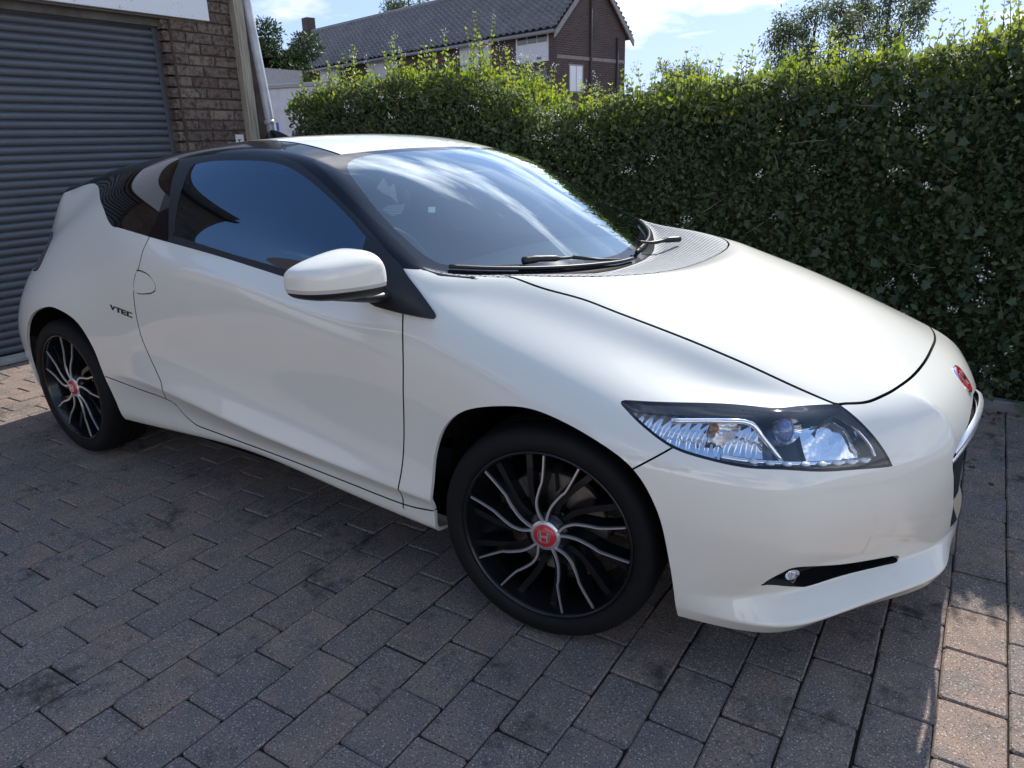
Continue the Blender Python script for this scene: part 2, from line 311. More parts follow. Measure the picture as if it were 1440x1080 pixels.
# greenhouse rows (stations 6..12) and bonnet rows (13..16): columns 1..5 from the side to the centre
GR = {
6:[(-2.55,.645,1.02),(-2.52,.58,1.138),(-2.60,.40,1.165),(-2.64,.20,1.175),(-2.65,0,1.18)],
7:[(-2.31,.668,1.07),(-2.28,.572,1.192),(-2.30,.40,1.228),(-2.30,.20,1.243),(-2.30,0,1.248)],
8:[(-2.03,.685,1.13),(-2.00,.572,1.232),(-1.97,.40,1.268),(-1.96,.20,1.285),(-1.96,0,1.29)],
9:[(-1.62,.70,1.15),(-1.55,.57,1.275),(-1.46,.40,1.312),(-1.43,.20,1.324),(-1.42,0,1.327)],
10:[(-1.16,.713,1.10),(-1.03,.570,1.238),(-1.01,.40,1.262),(-.995,.20,1.272),(-.99,0,1.275)],
11:[(-.80,.745,1.01),(-.74,.637,1.105),(-.645,.45,1.105),(-.575,.22,1.10),(-.555,0,1.098)],
12:[(-.45,.758,.918),(-.44,.70,.955),(-.29,.50,.915),(-.18,.25,.888),(-.15,0,.88)],
13:[(-.23,.690,.885),(-.20,.605,.930),(-.02,.43,.928),(.08,.21,.916),(.10,0,.912)],
14:[(.02,.665,.829),(.06,.583,.869),(.14,.42,.896),(.19,.21,.903),(.20,0,.905)],
15:[(.24,.640,.768),(.28,.560,.804),(.33,.405,.838),(.37,.20,.852),(.38,0,.856)],
16:[(.41,.612,.716),(.46,.532,.742),(.52,.385,.770),(.565,.19,.789),(.58,0,.794)],
}
NS=23
def build_cage():
    idx={}; V=[]
    def vert(key,p):
        idx[key]=len(V); V.append((p[0],-p[1],p[2]))
    for j in range(NS):
        for r in range(9): vert(('R',j,r),ST[j][r])
    for j in GR:
        for c in range(1,6): vert(('G',j,c),GR[j][c-1])
    def top(j,c):                     # top grid lookup: row j (5..17), column c (0..5)
        if j==5:  return idx[('R',5-c,8)]
        if j==17: return idx[('R',17+c,8)]
        if c==0:  return idx[('R',j,8)]
        return idx[('G',j,c)]
    F=[];T=[]
    for j in range(NS-1):
        for r in range(8):
            F.append((idx[('R',j,r)],idx[('R',j+1,r)],idx[('R',j+1,r+1)],idx[('R',j,r+1)]))
            T.append(0 if 5<=j<17 else (1 if j>=17 else 2))      # 0 side 1 front 2 rear
    for j in range(5,17):
        for c in range(5):
            F.append((top(j,c),top(j+1,c),top(j+1,c+1),top(j,c+1)))
            if j<12: T.append(3 if c<2 else 4)                   # 3 side glasshouse, 4 roof / screens
            elif j==12: T.append(5 if c>=2 else 6)               # 5 cowl, 6 fender top
            else: T.append(7 if c>=2 else 6)                     # 7 bonnet
    # mirror
    n=len(V); mir={}
    V2=list(V)
    for i,(x,y,z) in enumerate(V):
        if abs(y)<1e-9: mir[i]=i
        else: mir[i]=len(V2); V2.append((x,-y,z))
    F2=F+[tuple(mir[i] for i in reversed(f)) for f in F]
    T2=T+[t+100 for t in T]
    cr={}
    def crease(a,b,v):
        cr[tuple(sorted((a,b)))]=v; cr[tuple(sorted((mir[a],mir[b])))]=v
    for j in range(NS-1):
        crease(idx[('R',j,1)],idx[('R',j+1,1)],.8)
        if j>=16: crease(idx[('R',j,2)],idx[('R',j+1,2)],.85); crease(idx[('R',j,3)],idx[('R',j+1,3)],.75)
        if 17<=j<20: crease(idx[('R',j,6)],idx[('R',j+1,6)],.4)
        if 8<=j<13: crease(idx[('R',j,4)],idx[('R',j+1,4)],.62)
        if 9<=j<12: crease(idx[('R',j,7)],idx[('R',j+1,7)],.32)
        if 8<=j<12: crease(idx[('R',j,8)],idx[('R',j+1,8)],.4)
        if j<3: crease(idx[('R',j,8)],idx[('R',j+1,8)],.8)
    for j in range(6,12):
        crease(top(j,2),top(j+1,2),.25 if j<9 else .45)
    for j in range(13,17): crease(top(j,3),top(j+1,3),.30); crease(top(j,2),top(j+1,2),.25)
    for r in (5,6,7): crease(idx[('R',20,r)],idx[('R',20,r+1)],.55 if r>5 else .3)
    for c in range(2,5): crease(top(12,c),top(12,c+1),.9)
    return V2,F2,T2,cr,n,mir

def subdivided(level=4,iters=6):
    V,F,T,cr,n,mir=build_cage()
    tgt=np.array(V); cage=tgt.copy()
    me=bpy.data.meshes.new('cage'); me.from_pydata([tuple(v) for v in V],[],F)
    me.polygons.foreach_set('material_index',[0]*len(F))
    at=me.attributes.new('crease_edge','FLOAT','EDGE')
    vals=[cr.get(tuple(sorted(e.vertices[:])),0.) for e in me.edges]
    at.data.foreach_set('value',vals)
    ta=me.attributes.new('tag','INT','FACE'); ta.data.foreach_set('value',T)
    ob=bpy.data.objects.new('cage',me); bpy.context.scene.collection.objects.link(ob)
    md=ob.modifiers.new('s','SUBSURF'); md.render_levels=md.levels=2; md.use_limit_surface=True
    md.boundary_smooth='ALL'
    def ev():
        me.vertices.foreach_set('co',cage.ravel()); me.update()
        bpy.context.view_layer.update()
        dg=bpy.context.evaluated_depsgraph_get(); dg.update()
        e=ob.evaluated_get(dg); m=e.to_mesh(); return e,m
    for k in range(iters):
        e,m=ev(); co=np.empty(len(m.vertices)*3); m.vertices.foreach_get('co',co); co=co.reshape(-1,3)[:len(V)]
        e.to_mesh_clear()
        cage=cage+(tgt-co)*.8
    md.levels=level
    e,m=ev()
    N=len(m.vertices); co=np.empty(N*3); m.vertices.foreach_get('co',co); co=co.reshape(-1,3)
    P=len(m.polygons); lv=np.empty(len(m.loops),int); m.loops.foreach_get('vertex_index',lv); quads=lv.reshape(-1,4)
    tags=np.empty(P,int); m.attributes['tag'].data.foreach_get('value',tags)
    e.to_mesh_clear(); bpy.data.objects.remove(ob); 
    err=np.abs(tgt-co[:len(V)]).max()
    fn=np.cross(co[quads[:,2]]-co[quads[:,0]],co[quads[:,3]]-co[quads[:,1]])
    vn=np.zeros_like(co)
    for k in range(4): np.add.at(vn,quads[:,k],fn)
    vn/=np.linalg.norm(vn,axis=1)[:,None]+1e-12
    return co,quads,tags,vn,err

# panel lines on the body surface, metres in the car frame
FEAT={
'door_front':[(-.446,-.787,.877),(-.415,-.839,.745),(-.421,-.845,.624),(-.437,-.846,.452),(-.456,-.844,.278)],
'door_rear':[(-1.642,-.771,1.014),(-1.645,-.78,.995),(-1.654,-.804,.955),(-1.661,-.826,.9),(-1.691,-.834,.856),(-1.709,-.839,.804),(-1.716,-.841,.751),(-1.719,-.841,.69),(-1.714,-.839,.626),(-1.683,-.84,.559),(-1.642,-.846,.507),(-1.606,-.857,.461),(-1.625,-.839,.405)],
'sill':[(-2.067,-.835,.428),(-2.048,-.834,.425),(-1.816,-.835,.413),(-1.595,-.841,.405),(-1.546,-.829,.36),(-1.482,-.827,.33),(-1.373,-.829,.325),(-.981,-.836,.315),(-.712,-.84,.304),(-.454,-.844,.293),(-.329,-.849,.307),(-.294,-.851,.311)],
'bumper_seam':[(.26,-.853,.575),(.27,-.849,.583),(.337,-.814,.631),(.343,-.809,.636)],
'handle':[(-1.675,-.83,.882),(-1.606,-.834,.875),(-1.571,-.838,.856),(-1.557,-.84,.832),(-1.575,-.841,.813),(-1.614,-.841,.805),(-1.662,-.84,.8),(-1.704,-.839,.804),(-1.704,-.837,.83),(-1.691,-.833,.861)],
'glass':[(-1.5,-.774,1.006),(-1.515,-.748,1.065),(-1.537,-.689,1.163),(-1.554,-.634,1.225),(-1.489,-.616,1.241),(-1.409,-.608,1.245),(-1.24,-.597,1.243),(-1.119,-.595,1.231),(-1.005,-.609,1.198),(-.86,-.641,1.136),(-.732,-.676,1.073),(-.634,-.709,1.02),(-.605,-.74,.981),(-.569,-.786,.899),(-.927,-.785,.933),(-1.183,-.783,.963)],
'belt':[(-2.458,-.593,1.14),(-2.296,-.603,1.162),(-2.076,-.703,1.092),(-1.987,-.738,1.041),(-1.933,-.753,1.018),(-1.86,-.761,1.014),(-1.645,-.78,.995),(-1.268,-.79,.956),(-.903,-.795,.908),(-.703,-.798,.883),(-.508,-.801,.86),(-.454,-.801,.854),(-.461,-.785,.885),(-.481,-.751,.936),(-.487,-.73,.958),(-.441,-.701,.955),(-.386,-.635,.939)],
'qglass':[(-2.296,-.603,1.162),(-2.076,-.703,1.092),(-1.956,-.747,1.027),(-1.862,-.76,1.017),(-1.662,-.778,.999),(-1.623,-.715,1.128),(-1.674,-.596,1.254),(-1.896,-.618,1.218)],
'frame':[(-1.684,-.605,1.247),(-1.649,-.601,1.252),(-1.456,-.586,1.266),(-1.282,-.576,1.266),(-1.141,-.574,1.253),(-.996,-.595,1.211),(-.842,-.634,1.139),(-.709,-.669,1.073),(-.577,-.711,1.003),(-.51,-.73,.966)],
'wsedge':[(-1.006,-.56,1.238),(-.834,-.61,1.157),(-.692,-.641,1.083),(-.56,-.67,1.015),(-.451,-.695,.959)],
'hood':[(-.314,-.513,.923),(-.302,-.507,.919),(-.13,-.597,.916),(-.008,-.584,.889),(.09,-.578,.862),(.202,-.566,.83),(.325,-.549,.791),(.426,-.534,.756),(.524,-.524,.719),(.587,-.516,.698),(.614,-.511,.689),(.662,-.458,.686),(.691,-.405,.691),(.715,-.342,.697),(.737,-.236,.703),(.75,-.102,.711),(.748,.017,.717)],
'light':[(.201,-.791,.708),(.208,-.782,.712),(.246,-.765,.711),(.427,-.659,.702),(.542,-.575,.694),(.608,-.514,.69),(.623,-.506,.686),(.666,-.507,.657),(.708,-.496,.611),(.739,-.491,.564),(.735,-.502,.557),(.652,-.617,.574),(.565,-.715,.595),(.49,-.763,.601),(.409,-.795,.615),(.339,-.812,.633),(.268,-.81,.668),(.215,-.797,.699)],
'fog':[(.535,-.71,.297),(.569,-.697,.33),(.601,-.669,.342),(.671,-.535,.3),(.746,-.402,.273),(.772,-.353,.261),(.774,-.343,.24),(.748,-.385,.241),(.67,-.501,.249),(.617,-.584,.251),(.596,-.614,.256),(.556,-.683,.286)],
'sail':[(-.647,-.703,1.029),(-.636,-.702,1.027),(-.557,-.72,.989),(-.493,-.733,.958),(-.413,-.759,.904),(-.343,-.782,.858),(-.335,-.789,.847),(-.348,-.795,.843),(-.445,-.802,.849),(-.534,-.802,.86),(-.56,-.798,.87)],
'stickA':[(-.781,-.513,1.16),(-.817,-.441,1.188),(-.767,-.467,1.162),(-.777,-.436,1.171),(-.691,-.516,1.115),(-.736,-.507,1.139),(-.748,-.515,1.143)],
'stickB':[(-.698,-.582,1.103),(-.702,-.549,1.113),(-.68,-.496,1.113),(-.655,-.543,1.09),(-.661,-.58,1.085)],
'stickC':[(-.635,-.442,1.101),(-.625,-.42,1.1),(-.605,-.446,1.085),(-.615,-.467,1.087)],
}

# ------------------------------------------------------------------ trimming the body surface into panels
def poly_sd(P,Q):
    """signed distance of 2-D points P to the closed polygon Q, negative inside"""
    d=np.full(len(P),1e9); ins=np.zeros(len(P),bool)
    m=len(Q)
    for i in range(m):
        a=Q[i]; b=Q[(i+1)%m]; e=b-a; w=P-a
        t=np.clip((w@e)/(e@e+1e-18),0,1); r=w-t[:,None]*e; d=np.minimum(d,(r*r).sum(1))
        c=(a[1]>P[:,1])!=(b[1]>P[:,1])
        with np.errstate(divide='ignore',invalid='ignore'):
            xx=(b[0]-a[0])*(P[:,1]-a[1])/(b[1]-a[1])+a[0]
        ins^=c&(P[:,0]<xx)
    d=np.sqrt(d); return np.where(ins,-d,d)
def line_sd(P,Q):
    """signed distance to an open polyline (left positive); beyond its ends the value is made large"""
    best=np.full(len(P),1e9); sg=np.ones(len(P)); m=len(Q)
    for i in range(m-1):
        a=Q[i]; b=Q[i+1]; e=b-a; w=P-a; t=(w@e)/(e@e+1e-18); tc=np.clip(t,0,1)
        r=w-tc[:,None]*e; d=(r*r).sum(1); k=d<best-1e-12
        out=((i==0)&(t<0))|((i==m-2)&(t>1))
        s=np.where(e[0]*w[:,1]-e[1]*w[:,0]>=0,1.,-1.)
        sg=np.where(k,s*np.where(out,1e3,1),sg); best=np.where(k,d,best)
    return np.sqrt(best)*np.clip(sg,-50,50)
class Shell:
    def __init__(s,V,N,F,T,Lb):
        s.V=[tuple(v) for v in V]; s.N=[tuple(v) for v in N]; s.F=[tuple(f) for f in F]; s.T=list(T); s.L=list(Lb)
    def cents(s,idx):
        return np.array([np.mean([s.V[i] for i in s.F[f]],axis=0) for f in idx])
    def split(s,g,sel):
        VA=np.array(s.V); vs=np.array(sorted({i for f in sel for i in s.F[f]}))
        G=np.zeros(len(VA)); G[vs]=g(VA[vs]); G[np.abs(G)<1e-7]=1e-7
        cache={}; new=[]
        for f in sel:
            F=s.F[f]; pos=[G[i]>0 for i in F]
            if all(pos) or not any(pos): continue
            n=len(F)
            if sum(pos[k]!=pos[(k+1)%n] for k in range(n))!=2: continue
            A=[];B=[]
            for k in range(n):
                i,j=F[k],F[(k+1)%n]
                (A if pos[k] else B).append(i)
                if pos[k]!=pos[(k+1)%n]:
                    key=(min(i,j),max(i,j)); v=cache.get(key)
                    if v is None:
                        t=G[i]/(G[i]-G[j]); p=np.array(s.V[i])*(1-t)+np.array(s.V[j])*t; nn=np.array(s.N[i])*(1-t)+np.array(s.N[j])*t; nn/=np.linalg.norm(nn)+1e-12
                        v=len(s.V); s.V.append(tuple(p)); s.N.append(tuple(nn)); cache[key]=v
                    A.append(v); B.append(v)
            s.F[f]=tuple(A); s.F.append(tuple(B)); s.T.append(s.T[f]); s.L.append(s.L[f]); new.append(len(s.F)-1)
        return list(sel)+new
    def pick(s,labels,box=None):
        labels=set(labels); r=[f for f in range(len(s.F)) if s.L[f] in labels]
        if box is not None and r:
            c=np.array([s.V[s.F[f][0]] for f in r]); k=np.all((c>=box[0])&(c<=box[1]),axis=1); r=[f for f,q in zip(r,k) if q]
        return r
    def closed(s,proj,Q,labels,inside,gap=0,gaplabel='gap',box=None):
        Q=np.array(Q); g=lambda V:poly_sd(proj(V),Q)
        sel=s.pick(labels,box)
        if gap:
            sel=s.split(lambda V:g(V)-gap/2,sel); sel=s.split(lambda V:g(V)+gap/2,sel)
        else: sel=s.split(g,sel)
        d=g(s.cents(sel))
        for f,v in zip(sel,d):
            if gap and abs(v)<gap/2: s.L[f]=gaplabel
            elif v<0: s.L[f]=inside(f) if callable(inside) else inside
    def seam(s,proj,Q,labels,gap=.0045,box=None):
        Q=np.array(Q); g=lambda V:line_sd(proj(V),Q); sel=s.pick(labels,box)
        sel=s.split(lambda V:g(V)-gap/2,sel); sel=s.split(lambda V:g(V)+gap/2,sel)
        for f,v in zip(sel,g(s.cents(sel))):
            if abs(v)<gap/2: s.L[f]='gap'
    def offset_copy(s,sel,d):
        """vertices and faces of a selection, pushed along the surface normal"""
        mp={}; V=[];N=[];F=[]
        for f in sel:
            q=[]
            for i in s.F[f]:
                if i not in mp: mp[i]=len(V); V.append(tuple(np.array(s.V[i])+np.array(s.N[i])*d)); N.append(s.N[i])
                q.append(mp[i])
            F.append(q)
        return V,N,F
def borders(F):
    e={}
    for f in F:
        for a,b in zip(f,list(f[1:])+[f[0]]):
            k=(min(a,b),max(a,b)); e[k]=None if k in e else (a,b)
    return [v for v in e.values() if v]
def panel(name,V,N,F,mat,parent,flange=.011,both=False,mirror=False,fmat=None):
    """mesh object with the body's own smooth normals and its edges turned inwards"""
    V=[tuple(v) for v in V]; N=[tuple(v) for v in N]; F=[list(f) for f in F]
    if mirror or both:
        V2=[(x,-y,z) for x,y,z in V]; N2=[(x,-y,z) for x,y,z in N]; n=len(V); F2=[[i for i in reversed(f)] for f in F]
        if both: V=V+V2; N=N+N2; F=F+[[i+n for i in f] for f in F2]
        else: V,N,F=V2,N2,F2
    LN=[N[i] for f in F for i in f]; nsm=len(F); mi=[0]*len(F)
    if flange:
        mp={}
        def dn(i):
            if i not in mp:
                mp[i]=len(V); V.append(tuple(np.array(V[i])-np.array(N[i])*flange))
            return mp[i]
        bd=borders(F[:nsm])
        if fmat and bd:
            md_=np.array([(np.array(V[a])+np.array(V[b]))/2 for a,b in bd]); q_=md_[:,[0,2]]
            free=(md_[:,2]<.25)|(np.abs(poly_sd(q_,AF))<.006)|(np.abs(poly_sd(q_,AR))<.006)     # edges facing the open keep the paint
        for ei,(a,b) in enumerate(bd):
            if abs(V[a][1])<2e-4 and abs(V[b][1])<2e-4: continue
            q=[b,a,dn(a),dn(b)]; A,B,C=np.array(V[a]),np.array(V[b]),np.array(V[q[2]])
            fn=np.cross(A-B,C-B); L_=np.linalg.norm(fn)
            if L_<1e-12: continue
            fn=fn/L_; F.append(q); mi.append(1 if (fmat and not free[ei]) else 0); LN+= [tuple(fn)]*4
    me=bpy.data.meshes.new(name); me.from_pydata(V,[],F); me.materials.append(mat)
    if fmat: me.materials.append(fmat); me.polygons.foreach_set('material_index',mi)
    me.polygons.foreach_set('use_smooth',[True]*len(F))
    me.validate(clean_customdata=False)
    if len(me.loops)==len(LN): me.normals_split_custom_set(LN)
    return add(name,me,parent)
XZ=lambda V:V[:,[0,2]]
XY=lambda V:V[:,[0,1]]
YZ=lambda V:V[:,[1,2]]
DIAG=lambda V:np.stack([V[:,0]*.856+V[:,1]*.517,V[:,2]],-1)
def f2(name,a,b): return [(p[a],p[b]) for p in FEAT[name]]
def dg(name): return [(p[0]*.856+p[1]*.517,p[2]) for p in FEAT[name]]

car=empty('car',(0,0,0),'white low-slung coupe with black roof and pillars parked on the brick paving','car')
co,quads,tags,vn,_e=subdivided(4,8)
half=tags<100
NAMES={0:'side',1:'front',2:'rear',3:'gh',4:'top',5:'cowl',6:'ftop',7:'hood'}
S=Shell(co,vn,quads[half].tolist(),tags[half].tolist(),[NAMES[t] for t in tags[half]])
S0=Shell(co,vn,quads[half].tolist(),tags[half].tolist(),[NAMES[t] for t in tags[half]])      # untrimmed copy for add-on pieces
# wheel arches
AF=curve([(-.345,.12),(-.335,.28),(-.328,.385),(-.318,.481),(-.276,.572),(-.199,.634),(-.076,.668),(.026,.67),(.16,.635),(.266,.58),(.325,.486),(.350,.36),(.362,.22),(.366,.10)],6)
AR=curve([(-2.80,.10),(-2.765,.28),(-2.725,.42),(-2.65,.545),(-2.55,.63),(-2.413,.677),(-2.301,.683),(-2.16,.645),(-2.085,.55),(-2.062,.42),(-2.03,.30),(-2.01,.20),(-2.0,.10)],6)
S.closed(XZ,AF,['side','front'],'del',box=((-.6,-2,0),(.6,2,.8)))
S.closed(XZ,AR,['side'],'del',box=((-3,-2,0),(-1.8,2,.8)))
# black upper / white lower boundary
W=curve([(-2.72,1.095),(-2.60,1.118)]+f2('belt',0,2)[1:12],5)
W=[tuple(p) for p in W]+[(-.455,.853),(-.466,.895),(-.481,.936),(-.492,.957),(-.441,.9535),(-.386,.939),(-.30,.931),(-.30,1.6),(-3.3,1.6),(-3.3,1.095)]
S.closed(XZ,W,['gh','side','ftop','top'],'black',box=((-3.3,-2,.78),(-.28,2,2)))
for f in S.pick(['gh']): S.L[f]='side'
for f in S.pick(['top']): S.L[f]='black'
# windscreen (plan view), with its printed border
ws=[(p[0],p[1]) for p in FEAT['wsedge']]
WS=[tuple(p) for p in curve([(-.972,.05),(-.972,-.041),(-.978,-.2),(-.990,-.351),(-1.010,-.50),(-1.008,-.553)],4)]+[tuple(p) for p in curve([(-.99,-.566),(-.833,-.608),(-.692,-.640),(-.56,-.668),(-.462,-.690)],4)]+[(-.448,-.688)]+[tuple(p) for p in curve([(-.425,-.672),(-.393,-.627),(-.324,-.53),(-.255,-.39),(-.20,-.22),(-.168,-.06),(-.166,.05)],5)]
S.closed(XY,WS,['black','side','cowl','ftop'],'windscreen',box=((-1.2,-.85,.85),(-.1,1,2)))
FR=[tuple(p) for p in curve([(-.935,.05),(-.935,-.05),(-.952,-.286),(-.952,-.395),(-.945,-.443),(-.918,-.495),(-.854,-.542),(-.689,-.605),(-.545,-.640),(-.46,-.648),(-.415,-.622),(-.36,-.53),(-.30,-.39),(-.245,-.22),(-.213,-.06),(-.212,.05)],5)]
S.closed(XY,FR,['windscreen'],'screen_clear')
# side windows
S.closed(XZ,curve(f2('qglass',0,2),5,True),['black'],'quarter_glass',box=((-2.5,-1,.9),(-1.5,0,1.4)))
gp=[tuple(p) for p in curve(f2('glass',0,2)[:12],4)]+f2('glass',0,2)[12:]
S.closed(XZ,gp,['black'],'door_glass',box=((-1.7,-1,.8),(-.5,0,1.4)))
fp=[tuple(p) for p in curve([(p[0],p[2]+.002) for p in FEAT['frame']],4)]+[(-.44,.90),(-.44,.80),(-1.50,.80),(-1.53,1.0),(-1.58,1.12),(-1.65,1.235)]
S.closed(XZ,fp,['black'],'door_frame',box=((-1.75,-1,.8),(-.4,-.5,1.4)))
# roof: gutter line, rear window
S.seam(XY,curve([(-.985,-.444),(-1.034,-.445),(-1.104,-.445),(-1.238,-.437),(-1.415,-.428),(-1.7,-.42),(-2.0,-.415),(-2.06,-.414)],5),['black'],.012,box=((-2.2,-.6,1.1),(-.9,-.3,2)))
RW=curve([(-2.04,.05),(-2.045,-.1),(-2.06,-.3),(-2.08,-.42),(-2.12,-.50),(-2.3,-.515),(-2.5,-.50),(-2.62,-.46),(-2.72,-.3),(-2.75,-.1),(-2.752,.05)],5)
S.closed(XY,RW,['black'],'rear_glass',gap=.006,box=((-2.9,-.65,.9),(-1.9,1,2)))
# headlamp, bonnet, tail lamp
S.closed(DIAG,curve(dg('light'),4,True),['side','front','ftop','hood'],'lamp',box=((.1,-1,.45),(.9,-.3,.85)))
lq=np.array(curve(dg('light'),4,True))
HB=lambda y:.10-2.6*y**4
hp=[(p[0],p[1]) for p in FEAT['hood']]
HOOD=[tuple(p) for p in curve([(-.245,-.604),(-.125,-.602)]+hp[3:11],4)]+[tuple(p) for p in curve([(.614,-.508)]+hp[11:16]+[(.752,.06)],4)][1:]+[(HB(y),y) for y in (.06,0,-.08,-.16,-.24,-.32,-.38,-.43,-.48,-.52,-.555,-.58,-.595)]
S.closed(XY,HOOD,['hood','cowl','ftop','front','side'],'bonnet',gap=.0065,box=((-.4,-.75,.6),(.9,1,1.2)))
for f in S.pick(['hood']):
    c=np.mean([S.V[i] for i in S.F[f]],axis=0); S.L[f]='cowl' if c[0]<.13 and c[2]>.85 else 'front'
TL=curve([(-2.70,.95),(-2.60,.945),(-2.560,.92),(-2.550,.87),(-2.575,.815),(-2.64,.80),(-2.76,.805),(-2.90,.83),(-2.93,.88),(-2.84,.925)],5,True)
S.closed(XZ,TL,['side','rear'],'tail_lamp',gap=.004,box=((-3.2,-.9,.6),(-2.4,-.3,1.1)))
# grille opening and fog slots
GRL=[(.02,.605),(-.105,.590),(-.178,.572),(-.270,.552),(-.300,.535),(-.303,.52),(-.294,.495),(-.245,.42),(-.200,.352),(-.172,.30),(-.15,.272),(.02,.264)]
S.closed(YZ,GRL,['front'],'grille',box=((.6,-.6,.1),(1.2,.2,.8)))
S.closed(DIAG,curve(dg('fog'),4,True),['front','side'],'fog',box=((.4,-.9,.1),(.95,-.2,.5)))
# seams
white=['side','front','ftop','rear']
S.seam(XZ,curve(f2('door_front',0,2),4),['side'],.005,box=((-.6,-1,.25),(-.3,0,1.0)))
S.seam(XZ,curve(f2('sill',0,2),4),['side'],.005,box=((-2.2,-1,.2),(-.2,0,.6)))
S.seam(XZ,curve(f2('door_rear',0,2),4),['side'],.005,box=((-1.9,-1,.35),(-1.4,0,1.1)))
S.closed(XZ,curve(f2('handle',0,2),4,True),['side'],'handle',gap=.004,box=((-1.9,-1,.7),(-1.4,0,1.0)))
S.seam(XZ,curve(f2('bumper_seam',0,2),4),['side','front'],.0045,box=((.15,-1,.5),(.4,0,.7)))
S.seam(XZ,[(-2.70,.80),(-2.69,.72),(-2.66,.62),(-2.62,.55),(-2.60,.50)],['side'],.0045,box=((-2.9,-1,.4),(-2.5,0,.9)))
# sort the white faces into panels
wf=S.pick(white); cc=S.cents(wf)
d_front=line_sd(cc[:,[0,2]],np.array([(-.446,1.2),(-.416,.744),(-.422,.624),(-.432,.455),(-.456,.0)]))
d_rear=line_sd(cc[:,[0,2]],np.array([(-1.62,1.3)]+f2('door_rear',0,2)+[(-1.60,0)]))
d_sill=line_sd(cc[:,[0,2]],np.array([(-3.3,.44)]+f2('sill',0,2)+[(.9,.31)]))
d_bump=line_sd(cc[:,[0,2]],np.array([(.15,.50)]+f2('bumper_seam',0,2)+[(.50,.72)]))
d_rbump=line_sd(cc[:,[0,2]],np.array([(-2.72,1.3),(-2.70,.80),(-2.69,.72),(-2.66,.62),(-2.62,.55),(-2.60,.0)]))
for k,f in enumerate(wf):
    x,y,z=cc[k]
    if d_rbump[k]<0 and S.T[f] in(0,2,3) and z<.98: S.L[f]='p_rear_bumper'
    elif x<-1.2 and d_rear[k]<0: S.L[f]='p_quarter' if (d_sill[k]>0 or x<-2.3) else 'p_sill'
    elif x<-.25 and d_front[k]<0 and S.T[f] in(0,3): S.L[f]='p_door' if d_sill[k]>0 else 'p_sill'
    elif x<-.27 and d_sill[k]<0: S.L[f]='p_sill'
    elif S.T[f]==1 or (S.T[f]==0 and x>.2 and d_bump[k]<0): S.L[f]='p_front_bumper'
    else: S.L[f]='p_fender'
def get(labels):
    return S.offset_copy(S.pick(labels),0)
P=M['paint']
for lab,nm in (('p_door','door'),('p_fender','fender'),('p_quarter','quarter_panel'),('p_sill','side_skirt')):
    a=get([lab]); o=panel(nm,*a,P,car,fmat=M['seam_shade']); o2=panel(nm,*a,P,car,mirror=True,fmat=M['seam_shade'])
    if lab=='p_door':
        h=get(['handle'])
        Vh=[(x,y-.0025,z) for x,y,z in h[0]]; panel('door_handle',Vh,h[1],h[2],P,o,.006); panel('door_handle',Vh,h[1],h[2],P,o2,.006,mirror=True)
bumper=panel('front_bumper',*get(['p_front_bumper']),P,car,.02,both=True,fmat=M['seam_shade'])
panel('rear_bumper',*get(['p_rear_bumper','rear']),P,car,both=True)
panel('hood',*get(['bonnet']),P,car,.012,both=True,fmat=M['seam_shade'])
roofF=[];railF=[]
for f in S.pick(['black']):
    c=np.mean([S.V[i] for i in S.F[f]],axis=0)
    (roofF if (abs(c[1])<.437 and c[0]<-.9 and c[0]>-2.1) else railF).append(f)
panel('roof',*S.offset_copy(roofF,0),P,car,.01,both=True,fmat=M['seam_shade'])
panel('roof_rail',*S.offset_copy(railF,0),M['gloss_black'],car,.01); panel('roof_rail',*S.offset_copy(railF,0),M['gloss_black'],car,.01,mirror=True)
for lab,nm,mt in (('door_frame','window_frame',M['satin_black']),('door_glass','door_window',M['side_glass']),('quarter_glass','quarter_window',M['privacy_glass'])):
    a=get([lab]); panel(nm,*a,mt,car,.006 if 'frame' in nm else 0); panel(nm,*a,mt,car,.006 if 'frame' in nm else 0,mirror=True)
screen=panel('windscreen',*get(['screen_clear']),M['windscreen'],car,0,both=True)
panel('screen_border',*get(['windscreen']),M['frit'],screen,.005,both=True)
panel('rear_window',*get(['rear_glass']),M['privacy_glass'],car,0,both=True)
cw=get(['cowl']); panel('cowl',*cw,M['cowl_grille'] if 'cowl_grille' in M else M['grey_plastic'],car,.012,both=True)
tl=get(['tail_lamp']); panel('tail_lamp',*tl,M['tail_red'],car,.02); panel('tail_lamp',*tl,M['tail_red'],car,.02,mirror=True)
panel('seam_shade_strip',*S.offset_copy(S.pick(['gap']),-.009),M['dark_void'],car,0,both=True)  # added black strip behind the gaps, standing in for their shade
# outer A-pillar / mirror sail, standing a little proud of the body
sq=curve(f2('sail',0,2)[3:9],3); SAIL=[(-.648,1.030),(-.637,1.030),(-.558,.991)]+[tuple(p) for p in sq]+[(-.534,.858),(-.566,.868),(-.60,.90)]
S0.closed(XZ,SAIL,['side','gh','ftop'],'sail',box=((-.9,-1,.75),(-.2,-.5,1.2)))
sv=S0.offset_copy(S0.pick(['sail']),.009)
sail=[panel('mirror_sail',*sv,M['satin_black'],car,.014),panel('mirror_sail',*sv,M['satin_black'],car,.014,mirror=True)]

